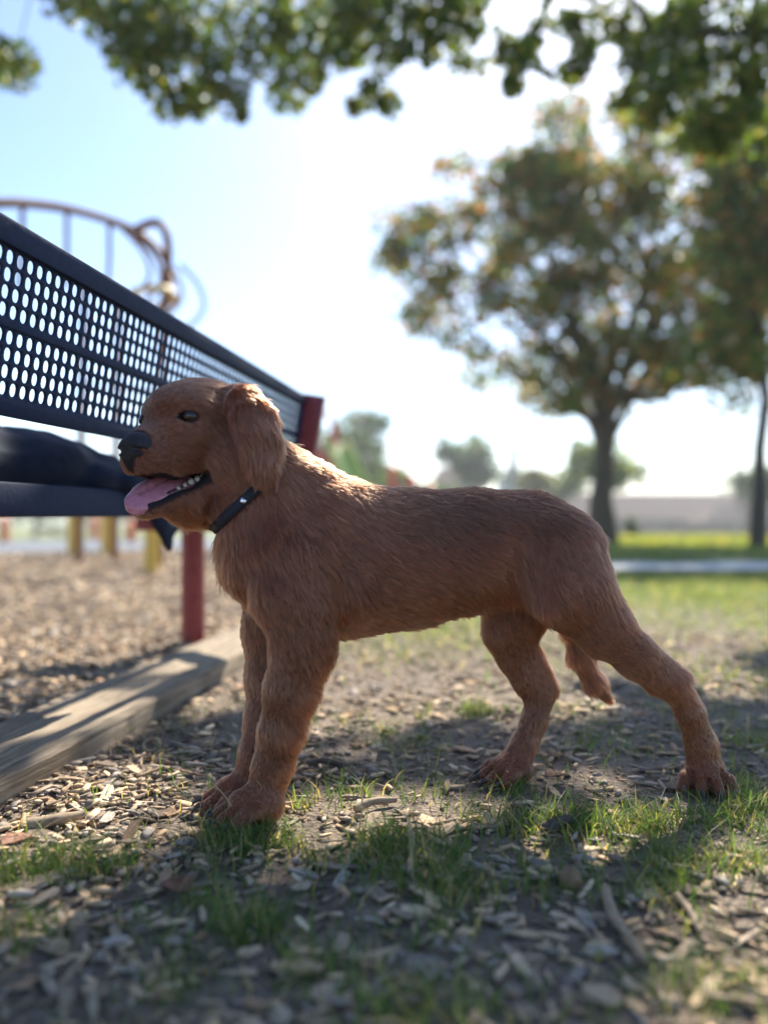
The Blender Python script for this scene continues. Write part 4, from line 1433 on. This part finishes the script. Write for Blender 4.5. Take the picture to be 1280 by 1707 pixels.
# holes that let the sun through to the spots it reaches
def sun_hit(c, z):
    t = (c[:, 2] - z) / sunv[2]
    return c[:, 0] - t * sunv[0], c[:, 1] - t * sunv[1]
LIT = [(200, 1330, .17), (60, 1400, .15), (560, 1355, .12), (680, 1345, .10), (1080, 1490, .14), (1000, 1560, .13), (1230, 1560, .22), (1100, 1690, .22), (1250, 1690, .2), (760, 1690, .10), (1150, 1620, .34), (1260, 1430, .18), (920, 1690, .24), (1180, 1520, .2), (760, 1095, .3), (900, 1170, .18), (100, 1230, .14)]
mroot = empty('shade_tree', (4.6, 5.6, 0))
tag(mroot, 'large leafy tree whose boughs hang into the top of the picture', 'tree')
tb = MB()
hi_ = np.where((FR[:, 2] - H) / FR[:, 1] > .74)[0]
br = limbs(rg, (4.6, 5.6, 0), (4.3, 5.5, 6.2), .30, FR[rg.choice(hi_, 14, replace=False), :3], tb, sub=False, thin=.4)
for c in FR[:50]:      # thin twigs that the visible sprays hang on
    a = c[:3] + np.array((.15, .1, .9 + .4 * rg.random()))
    br.tube([a, a * .5 + c[:3] * .5 + rg.normal(0, .05, 3), c[:3]], [.008, .006, .003], 5)
tb.build('trunk', m_bark, mroot)
br.build('branches', m_bark, mroot)['kind'] = 'stuff'
cen = []
for c in FR:
    n = int(420 * (c[3] / .3) ** 1.6 * rg.uniform(.7, 1.2)) + 10
    u = rg.normal(0, 1, (n, 3)); u /= np.linalg.norm(u, axis=1, keepdims=True)
    cen.append(c[:3] + u * (rg.random(n) ** .42)[:, None] * c[3])
cen = np.concatenate(cen)
keep = np.ones(len(cen), bool)
for px, py, r in LIT:
    a, b_ = px_ground(px, py)
    hx, hy = sun_hit(cen, 0)
    keep &= np.hypot(hx - a, (hy - b_) * .8) > r * rg.uniform(.75, 1.1, len(cen))
for px, py, v_, r in ((585, 805, 0, .05), (520, 765, 0, .05), (430, 660, -.05, .07), (390, 860, -.02, .06), (530, 1130, -.05, .09), (490, 1240, -.05, .08), (1150, 1180, -.05, .10), (1090, 1090, -.05, .08), (910, 1150, .05, .07)):
    w_ = P(px, py, v_)
    hx, hy = sun_hit(cen, w_[2])
    keep &= np.hypot(hx - w_[0], hy - w_[1]) > r
hx, hy = sun_hit(cen, .44)          # the leaves that shade the dog's back stay
A_, B_ = P(670, 815)[:2], P(1000, 880)[:2]
t_ = np.clip(((hx - A_[0]) * (B_ - A_)[0] + (hy - A_[1]) * (B_ - A_)[1]) / ((B_ - A_) ** 2).sum(), 0, 1)
keep |= np.hypot(hx - A_[0] - t_ * (B_ - A_)[0], hy - A_[1] - t_ * (B_ - A_)[1]) < .06
o = link('crown', leaves_mesh(cen[keep], .066, rg, GREEN + [(.20, .19, .05)], (.14, .24, .28, .08, .16, .10)), mroot)
o['kind'] = 'stuff'

# far trees and bushes
def far_tree(name, label, px, d, lobes, n, rm, leaf, per, seed, pal=GREEN, pw=(.25, .25, .2, .2, .1), group='far trees', tr=.3):
    r2 = np.random.default_rng(seed)
    cl = crown_clumps(r2, lobes, n, rm * .7, rm * 1.3)
    b_ = gbase(px, d)
    tree(name, label, b_, (b_[0], b_[1], b_[2] * .4 + cl[:, 2].mean() * .6), tr, cl, leaf, per, pal, pw, seed, group, 6)
DK = [(.04, .075, .035), (.05, .09, .04), (.07, .11, .045), (.03, .06, .035), (.10, .13, .05)]
far_tree('poplar_tree', 'tall rounded tree far off above the red play posts', 612, 62, [(610, 715, 62, 30, 32, 2), (600, 760, 62, 38, 30, 2)], 26, 1.0, .55, 40, 301, DK)
far_tree('oak_tree', 'round-topped dark tree far off above the middle of the dog', 776, 70, [(775, 755, 70, 44, 36, 2.5), (795, 790, 70, 34, 22, 2)], 30, 1.1, .6, 42, 302, DK)
far_tree('elm_tree', 'broad dark tree mass beside the slide in the distance', 575, 50, [(575, 755, 50, 36, 38, 2), (625, 790, 50, 40, 20, 2)], 30, .8, .5, 44, 303, DK)
far_tree('lime_tree', 'sunlit yellow-green tree behind the maple trunk', 1010, 42, [(1010, 780, 42, 70, 28, 2), (985, 750, 42, 40, 26, 2)], 30, .8, .4, 44, 304, [(.10, .15, .03), (.15, .2, .04), (.07, .12, .03), (.05, .08, .03), (.22, .22, .05)])
far_tree('ash_tree', 'low dark tree at the far right behind the slender trunk', 1250, 60, [(1255, 805, 60, 50, 24, 2)], 18, 1.0, .55, 44, 305, DK)
far_tree('olive_bush', 'olive-coloured bush beside the pointed roof', 888, 60, [(888, 805, 60, 26, 18, 1.5)], 12, .7, .45, 40, 306, [(.12, .13, .04), (.16, .15, .05), (.09, .1, .035), (.07, .08, .03), (.2, .17, .06)])
far_tree('hedge_tree', 'green bushy tree in front of the far poplar', 640, 46, [(640, 800, 46, 40, 18, 1.5), (560, 800, 46, 36, 22, 1.5)], 22, .6, .4, 44, 307, [(.08, .14, .03), (.1, .17, .04), (.06, .11, .03), (.05, .09, .03), (.16, .2, .05)])
far_tree('low_shrub', 'low green shrubs filling in below the far trees behind the dog', 690, 44, [(690, 822, 44, 60, 14, 1.5), (760, 826, 44, 60, 12, 1.5)], 26, .5, .35, 44, 310, [(.08, .13, .035), (.1, .16, .04), (.06, .11, .035), (.05, .09, .03), (.15, .18, .05)])
far_tree('round_shrub', 'round green shrub at the left end of the long building', 930, 60, [(925, 812, 60, 34, 16, 1.5), (960, 806, 60, 24, 16, 1.5)], 16, .7, .42, 44, 311, [(.08, .12, .035), (.11, .15, .04), (.06, .10, .035), (.05, .08, .03), (.16, .17, .05)])
far_tree('small_conifer', 'small dark green conifer beside the maple trunk', 1052, 27, [(1052, 888, 27, 9, 18, .25), (1052, 870, 27, 5, 12, .15)], 16, .16, .12, 40, 308, DK, tr=.05)
far_tree('left_grove', 'low line of trees showing under the bench back', 60, 70, [(40, 858, 70, 120, 10, 2), (230, 850, 70, 80, 14, 2)], 30, 1.0, .55, 30, 309, DK)

# ================================================================ far buildings
m_roof = noise_mat('shingle_roof', (.105, .080, .066), (.15, .118, .098), 3, 1.0, .1, spec=.05)
m_wall = noise_mat('brick_far', (.12, .085, .07), (.17, .12, .095), 2, .9, .05)
m_pale = noise_mat('pale_render', (.34, .37, .42), (.45, .48, .52), 2, .85, .05)
m_win, _, _ = nmat('dark_pane', (.03, .035, .045), .15)


def hip_house(name, label, x0, x1, d0, d1, zb, ze, zr, inset, mr, mw, nwin=0):
    root = empty(name, ((x0 + x1) / 2, (d0 + d1) / 2, zb))
    tag(root, label, 'building')
    MB().box(((x0 + x1) / 2, (d0 + d1) / 2, (zb + ze) / 2), ((x1 - x0) / 2 - .5, 0, 0), (0, (d1 - d0) / 2 - .5, 0), (0, 0, (ze - zb) / 2)).build('wall', mw, root, False)
    ym_ = (d0 + d1) / 2
    v = [(x0, d0, ze), (x1, d0, ze), (x1, d1, ze), (x0, d1, ze), (x0 + inset, ym_, zr), (x1 - inset, ym_, zr)]
    r0 = MB(); r0.add(v, [(0, 1, 5, 4), (1, 2, 5), (2, 3, 4, 5), (3, 0, 4), (3, 2, 1, 0)])
    r0.build('roof', mr, root, False)
    for k in range(nwin):
        xx = x0 + 1.5 + (x1 - x0 - 3) * (k + .5) / nwin
        MB().box((xx, d0 + .48, zb + (ze - zb) * .55), (.7, 0, 0), (0, .06, 0), (0, 0, (ze - zb) * .25)).build('window', m_win, root, False)
    return root
zf = lambda py, d: H - (py - HOR) / FPX * d
xf = lambda px, d: (px - 640) / FPX * d
hip_house('long_building', 'long low brick building with a broad grey-brown roof across the field', xf(900, 105), xf(1500, 105), 105, 121, zf(897, 105), zf(866, 105), zf(822, 113), 2.5, m_roof, m_wall, 7)
hip_house('wing_building', 'lower roofed wing joined on the right of the long building', xf(1175, 98), xf(1420, 98), 98, 104.8, zf(900, 98), zf(870, 98), zf(842, 101), 3, m_roof, m_wall, 6)
hip_house('pale_house', 'pale blue-grey house far behind the middle of the back of the dog', xf(716, 85), xf(812, 85), 85, 95, zf(884, 85), zf(806, 85), zf(778, 90), 1.5, m_roof, m_pale, 3)
ch = empty('gabled_house', (xf(862, 80), 80, zf(884, 80)))
tag(ch, 'narrow grey steep-roofed house with a tall chimney in the distance', 'building')
x0, x1 = xf(838, 80), xf(884, 80)
MB().box(((x0 + x1) / 2, 83, (zf(886, 80) + zf(812, 80)) / 2), ((x1 - x0) / 2 - .1, 0, 0), (0, 2.8, 0), (0, 0, (zf(812, 80) - zf(886, 80)) / 2)).build('wall', m_pale, ch, False)
g = MB(); g.add([(x0, 80, zf(812, 80)), (x1, 80, zf(812, 80)), ((x0 + x1) / 2, 80.6, zf(768, 80)), (x0, 86, zf(812, 80)), (x1, 86, zf(812, 80)), ((x0 + x1) / 2, 85.4, zf(768, 80))], [(0, 1, 2), (3, 5, 4), (0, 2, 5, 3), (1, 4, 5, 2), (0, 3, 4, 1)])
roof = g.build('roof', noise_mat('slate_roof', (.20, .22, .25), (.28, .30, .33), 2, .8, .1), ch, False)
MB().box((xf(860, 80), 81.5, (zf(790, 80) + zf(744, 80)) / 2), (.36, 0, 0), (0, .36, 0), (0, 0, (zf(744, 80) - zf(790, 80)) / 2), .03).build('chimney', m_pale, roof, False)
MB().box((xf(860, 80), 81.5, zf(743, 80)), (.48, 0, 0), (0, .48, 0), (0, 0, .10), .03).build('chimney_cap', m_pale, roof, False)

# ================================================================ playground
m_rust = noise_mat('orange_brown_paint', (.16, .060, .022), (.23, .090, .032), 12, .6, .1, 4)
m_yel = noise_mat('yellow_paint', (.55, .36, .05), (.64, .43, .07), 12, .45, .1, 4)
m_redp = noise_mat('red_paint', (.48, .05, .03), (.56, .08, .04), 12, .45, .1, 4)
m_orp = noise_mat('orange_paint', (.62, .13, .03), (.70, .17, .04), 12, .45, .1, 4)
m_grn = noise_mat('lime_plastic', (.36, .46, .08), (.42, .52, .10), 6, .4, .05, 3)
m_blu = noise_mat('blue_plastic', (.05, .12, .32), (.07, .15, .38), 6, .4, .05, 3)


def spline(pts, n=6):
    pts = [np.array(p, float) for p in pts]
    P_ = [2 * pts[0] - pts[1]] + pts + [2 * pts[-1] - pts[-2]]
    out = []
    for i in range(1, len(P_) - 2):
        for k in range(n):
            t = k / n
            a, b_, c, d = P_[i - 1], P_[i], P_[i + 1], P_[i + 2]
            out.append(.5 * ((2 * b_) + (c - a) * t + (2 * a - 5 * b_ + 4 * c - d) * t * t + (3 * b_ - a - 3 * c + d) * t ** 3))
    out.append(pts[-1])
    return out


cl_ = empty('ring_climber', gbase(200, 6.6))
tag(cl_, 'tall orange-brown tubular climber with a curved overhead ladder behind the bench', 'climber')
railA = [W(-90, 352, 5.2), W(0, 339, 5.6), W(60, 341, 5.9), W(120, 350, 6.2), W(180, 367, 6.5), W(230, 388, 6.7), W(262, 414, 6.9), W(282, 448, 7.0), W(284, 480, 6.8), W(272, 505, 6.6)]
MB().tube(spline(railA), .036, 10).build('overhead_rail', m_rust, cl_)
railB = [p + np.array((.75, .55, -.12)) * (1 if i < 7 else .5) for i, p in enumerate([np.array(q_) for q_ in railA])]
loop = [W(222, 386, 6.6), W(246, 374, 6.6), W(264, 372, 6.6), W(277, 388, 6.6), W(281, 425, 6.6), W(277, 470, 6.6), W(272, 540, 6.6), W(270, 640, 6.6), W(268, 760, 6.6), (W(267, 862, 6.6)[0], 6.6, -.05)]
MB().tube(spline(loop), .038, 10).build('looped_post', m_rust, cl_)
for px, py, d in ((38, 341, 5.8), (112, 349, 6.15), (183, 369, 6.5)):
    a = W(px, py, d)
    MB().tube([a, a - np.array((0, 0, .32)), a - np.array((.02, 0, .62))], .020, 8).build('hanger', m_rust, cl_)
for px, d in ((142, 6.9), (200, 7.1)):
    a = W(px, 470 if px < 150 else 505, d)
    MB().tube([a, (a[0] - .03, d, 1.2), (a[0] - .05, d, -.05)], .034, 12).build('post', m_rust, cl_)
ringl = [W(222, 486, 6.6) + np.array((0, 0, 0)), W(245, 481, 6.3), W(278, 482, 6.4), W(292, 500, 6.8), W(262, 512, 7.1), W(228, 500, 6.9), W(222, 486, 6.6)]
MB().tube(spline(ringl), .030, 8).build('lower_ring', m_yel, cl_)
for k, (px, py, d) in enumerate(((205, 382, 6.6), (225, 392, 6.7), (262, 420, 6.9), (300, 440, 7.0))):
    a = W(px, py, d)
    arc = [a, a + np.array((.14, .1, -.16)), a + np.array((.18, .15, -.36)), a + np.array((.04, .1, -.55)), a + np.array((-.14, 0, -.62))]
    MB().tube(spline(arc), .019, 8).build('ladder_loop', m_rust, cl_)
MB().tube([W(142, 640, 6.9), W(200, 646, 7.1), W(268, 655, 6.6)], .018, 8).build('cross_bar', m_rust, cl_)


def standing_post(name, label, px, d, h, r, mat, cat='post', group='painted play posts'):
    b_ = gbase(px, d)
    o = empty(name, b_); tag(o, label, cat, group)
    MB().tube([(b_[0], b_[1], b_[2] - .1), (b_[0], b_[1], b_[2] + h)], r, 14).build('shaft', mat, o)
    MB().tube([(b_[0], b_[1], b_[2] + h), (b_[0], b_[1], b_[2] + h + r * .5), (b_[0], b_[1], b_[2] + h + r)], [r * 1.12, r * 1.1, r * .3], 14).build('cap', mat, o)
    return o
standing_post('yellow_post', 'yellow post standing in the mulch just left of the red bench post', 253, 5.85, 1.02, .055, m_yel)
standing_post('yellow_post', 'leftmost of the yellow posts seen below the bench seat', 126, 8.6, .95, .085, m_yel)
standing_post('yellow_post', 'middle one of the yellow posts seen below the bench seat', 182, 8.6, .95, .085, m_yel)
standing_post('orange_post', 'orange post at the far left below the bench seat', 8, 22, .62, .13, m_orp)
standing_post('orange_post', 'faint orange post between the two thinner yellow posts', 158, 24, .6, .14, m_orp)
standing_post('orange_post', 'bright orange post beside the red cross bar of the bench', 219, 19, .42, .13, m_orp)

# play tower with slide, beyond the end of the bench
tw = empty('play_tower', gbase(545, 24))
tag(tw, 'red-posted play tower with a lime green slide past the end of the bench', 'play tower')
def TP(px, py, d): return W(px, py, d)
for px, d in ((524, 23.2), (556, 23.2), (528, 25), (560, 25)):
    x_ = xf(px, d)
    MB().tube([(x_, d, -.2), (x_, d, zf(704, d))], .085, 12).build('post', m_redp, tw)
for d in (23.2, 25):
    arc = [(xf(524, d) + (xf(556, d) - xf(524, d)) * t, d, zf(706, d) + .35 * math.sin(math.pi * t)) for t in np.linspace(0, 1, 11)]
    MB().tube(arc, .07, 10).build('arch', m_redp, tw)
MB().box((xf(541, 24), 24.1, zf(800, 24)), (.42, 0, 0), (0, .9, 0), (0, 0, .05), .02).build('deck', m_blu, tw)
MB().box((xf(540, 23.2), 23.15, zf(775, 23.2)), (.26, 0, 0), (0, .04, 0), (0, 0, .34), .02).build('panel', m_redp, tw)
sl = MB()
sp = [W(560, 740, 23.4), W(575, 770, 23), W(592, 808, 22.5), W(602, 840, 22), (xf(612, 21.5), 21.5, .12)]
for a, b_ in zip(sp[:-1], sp[1:]):
    a, b_ = np.array(a), np.array(b_)
    t_ = b_ - a; l_ = np.linalg.norm(t_); t_ /= l_
    sd_ = np.cross(t_, UP); sd_ /= np.linalg.norm(sd_)
    sl.box((a + b_) / 2, t_ * l_ / 2 * 1.03, sd_ * .34, np.cross(sd_, t_) * .03)
    for s_ in (-1, 1):
        sl.box((a + b_) / 2 + sd_ * .36 * s_ + UP * .10, t_ * l_ / 2 * 1.03, sd_ * .03, np.cross(sd_, t_) * .12)
sl.build('slide', m_grn, tw, False)
standing_post('red_post', 'tallest red post beyond the withers of the dog', 655, 26, zf(760, 26), .16, m_redp)
standing_post('red_post', 'middle red post behind the back of the dog', 686, 27, zf(776, 27), .16, m_redp)
standing_post('red_post', 'shortest and rightmost red post behind the back of the dog', 716, 28, zf(793, 28), .16, m_redp)

# ================================================================ small things lying about
def gpt(px, py, lift=0.0):
    x, y = px_ground(px, py)
    return np.array((x, y, float(ground_z(np.array([x]), np.array([y]))[0]) + lift))
m_stick = noise_mat('dry_stick', (.22, .155, .10), (.40, .30, .20), 60, .85, .6, 6, (1, 1, 1), bdist=.003)
m_dark = noise_mat('dark_bark', (.05, .04, .035), (.13, .105, .085), 90, .9, .7, 6, bdist=.003)
m_nut = noise_mat('nut_shell', (.15, .085, .045), (.25, .155, .085), 55, .6, .6, 5, bdist=.002)
m_dead = noise_mat('dead_leaf', (.15, .060, .032), (.25, .105, .055), 60, .7, .3, 4)


def stick(name, label, pts, r, mat, cat='stick'):
    mb = MB()
    c = spline([gpt(px, py, l) for px, py, l in pts], 4)
    n = len(c)
    mb.tube(c, [r * (1 - .35 * i / n) * random.uniform(.85, 1.15) for i in range(n)], 9)
    tag(mb.build(name, mat), label, cat)
stick('dry_stick', 'knobbly dry stick lying at the lower right on the sunlit chips', [(1008, 1502, .012), (1022, 1535, .012), (1040, 1562, .014), (1062, 1588, .010), (1078, 1602, .008)], .0062, m_stick)
stick('dry_stick', 'thin pale stick beside the round nut on the right', [(968, 1705, .008), (1060, 1690, .01), (1130, 1700, .008)], .004, m_stick) if False else None
stick('pale_stick', 'short pale stick lying just right of the front paws', [(592, 1358, .008), (620, 1350, .012), (660, 1342, .009)], .0065, m_stick)
stick('bark_strip', 'dark strip of bark on the soil right of the front legs', [(512, 1276, .006), (540, 1274, .008), (572, 1279, .006)], .0065, m_dark, 'bark')
stick('dry_stick', 'slim stick pointing at the right-hand picture edge in the sun', [(1128, 1500, .008), (1150, 1528, .010), (1166, 1556, .008)], .0042, m_stick)
stick('wood_slab', 'long grey weathered slab of wood among the chips at the left', [(45, 1384, .010), (90, 1376, .012), (140, 1362, .011)], .010, m_stick, 'wood')
stick('wood_slab', 'dark flat wood slab in the grass left of the round nut', [(905, 1392, .008), (935, 1382, .012), (965, 1372, .009)], .0085, m_dark, 'wood')
c = gpt(950, 1484, .0115)
S = SDF(c - .03, c + .03, .0018)
S.ell(c, ((.0125, 0, 0), (0, .0120, 0), (0, 0, .0125)), .004)
S.ell(c + np.array((.001, -.003, .012)), ((.003, 0, 0), (0, .003, 0), (0, 0, .003)), .004)
v, q = S.skin(2)
nv, _ = vnormals(v, q)
tag(link('round_nut', mesh_np('round_nut', v + nv * (.0007 * vnoise(v, 260, 91))[:, None], q, m_nut, True)), 'round brown nut lying in the grass at the lower right', 'nut')


def dead_leaf(label, px, py, size, yaw, mat=m_dead):
    c = gpt(px, py, .012)
    v, f = [], []
    n = 9
    for i in range(n):
        t = i / (n - 1)
        w = math.sin(math.pi * t ** .8) * .38 * (1 + .25 * math.sin(i * 2.4)) + .01
        for k, u_ in enumerate((-1, -.45, 0, .45, 1)):
            z = .22 * abs(u_) ** 1.5 * w * 2 + .18 * (t - .5) ** 2 + random.uniform(-.02, .02)
            x_, y_ = (t - .5), u_ * w
            v.append(c + size * np.array((x_ * math.cos(yaw) - y_ * math.sin(yaw), x_ * math.sin(yaw) + y_ * math.cos(yaw), z)))
    for i in range(n - 1):
        for k in range(4):
            f.append((i * 5 + k, i * 5 + k + 1, i * 5 + k + 6, i * 5 + k + 5))
    mb = MB(); mb.add(v, f)
    o = mb.build('dead_leaf', mat)
    sm = o.modifiers.new('thickness', 'SOLIDIFY'); sm.thickness = .0006
    tag(o, label, 'leaf')
dead_leaf('curled reddish dead leaf among chips at the left edge', 30, 1415, .042, .9)
dead_leaf('curled brown dead leaf on the chips below the front paws', 295, 1492, .042, 2.2)
dead_leaf('small rust-brown dead leaf in front of the far hind paw', 925, 1308, .036, .2)
# a curled ring of bark beside the timber
mb = MB(); c = gpt(253, 1250, .012)
mb.tube([c + .0145 * np.array((math.cos(a), .8 * math.sin(a), .55 * math.sin(a) + .15)) for a in np.linspace(0, 5.6, 20)], .0026, 7)
tag(mb.build('bark_ring', m_stick), 'small open ring of curled bark lying beside the timber', 'bark')
# dry seed stalks
m_straw, _, _ = nmat('dry_straw', (.42, .34, .19), .7)
for k, (px, py, tx, ty) in enumerate(((400, 1385, 350, 1300), (425, 1375, 432, 1310), (455, 1375, 428, 1300), (690, 1480, 650, 1250), (690, 1440, 668, 1345), (600, 1380, 592, 1290), (80, 1440, 62, 1380))):
    a = gpt(px, py)
    d_ = a[1] - .01
    b_ = W(tx, ty, d_ + random.uniform(-.01, .03))
    mb = MB(); mb.tube(spline([a, a * .5 + b_ * .5 + np.array((.006, 0, .006)), b_], 5), [.0009] * 5 + [.0007] * 5 + [.0003], 5)
    mb.build('stalk', m_straw)
stalks = [o for o in bpy.data.objects if o.name.startswith('stalk')]
sp_ = ('leaning left over the front paws', 'upright in front of the near front paw', 'crossing the near front paw at a slant', 'long and thin in the middle of the grass', 'short beside the long middle stalk', 'upright right of the front legs', 'at the left edge by the dead leaf')
for o, t_ in zip(stalks, sp_):
    o.name = 'straw_stalk'
    tag(o, 'dry straw stalk ' + t_, 'grass stalk', 'dry grass stalks')

# ================================================================ the hazy air against the light
hz = MB().box((0, 345, 4.2), (760, 0, 0), (0, 400, 0), (0, 0, 7.8)).build('haze', None, None, False)
tag(hz, 'thin bright summer haze', kind='stuff')
m_hz = bpy.data.materials.new('haze_air'); m_hz.use_nodes = True
nt = m_hz.node_tree; nt.nodes.remove(nt.nodes['Principled BSDF'])
pv = nt.nodes.new('ShaderNodeVolumePrincipled')
pv.inputs['Color'].default_value = (.92, .95, 1, 1)
pv.inputs['Density'].default_value = .0013
pv.inputs['Anisotropy'].default_value = .3
nt.links.new(pv.outputs[0], nt.nodes['Material Output'].inputs['Volume'])
hz.data.materials.append(m_hz)
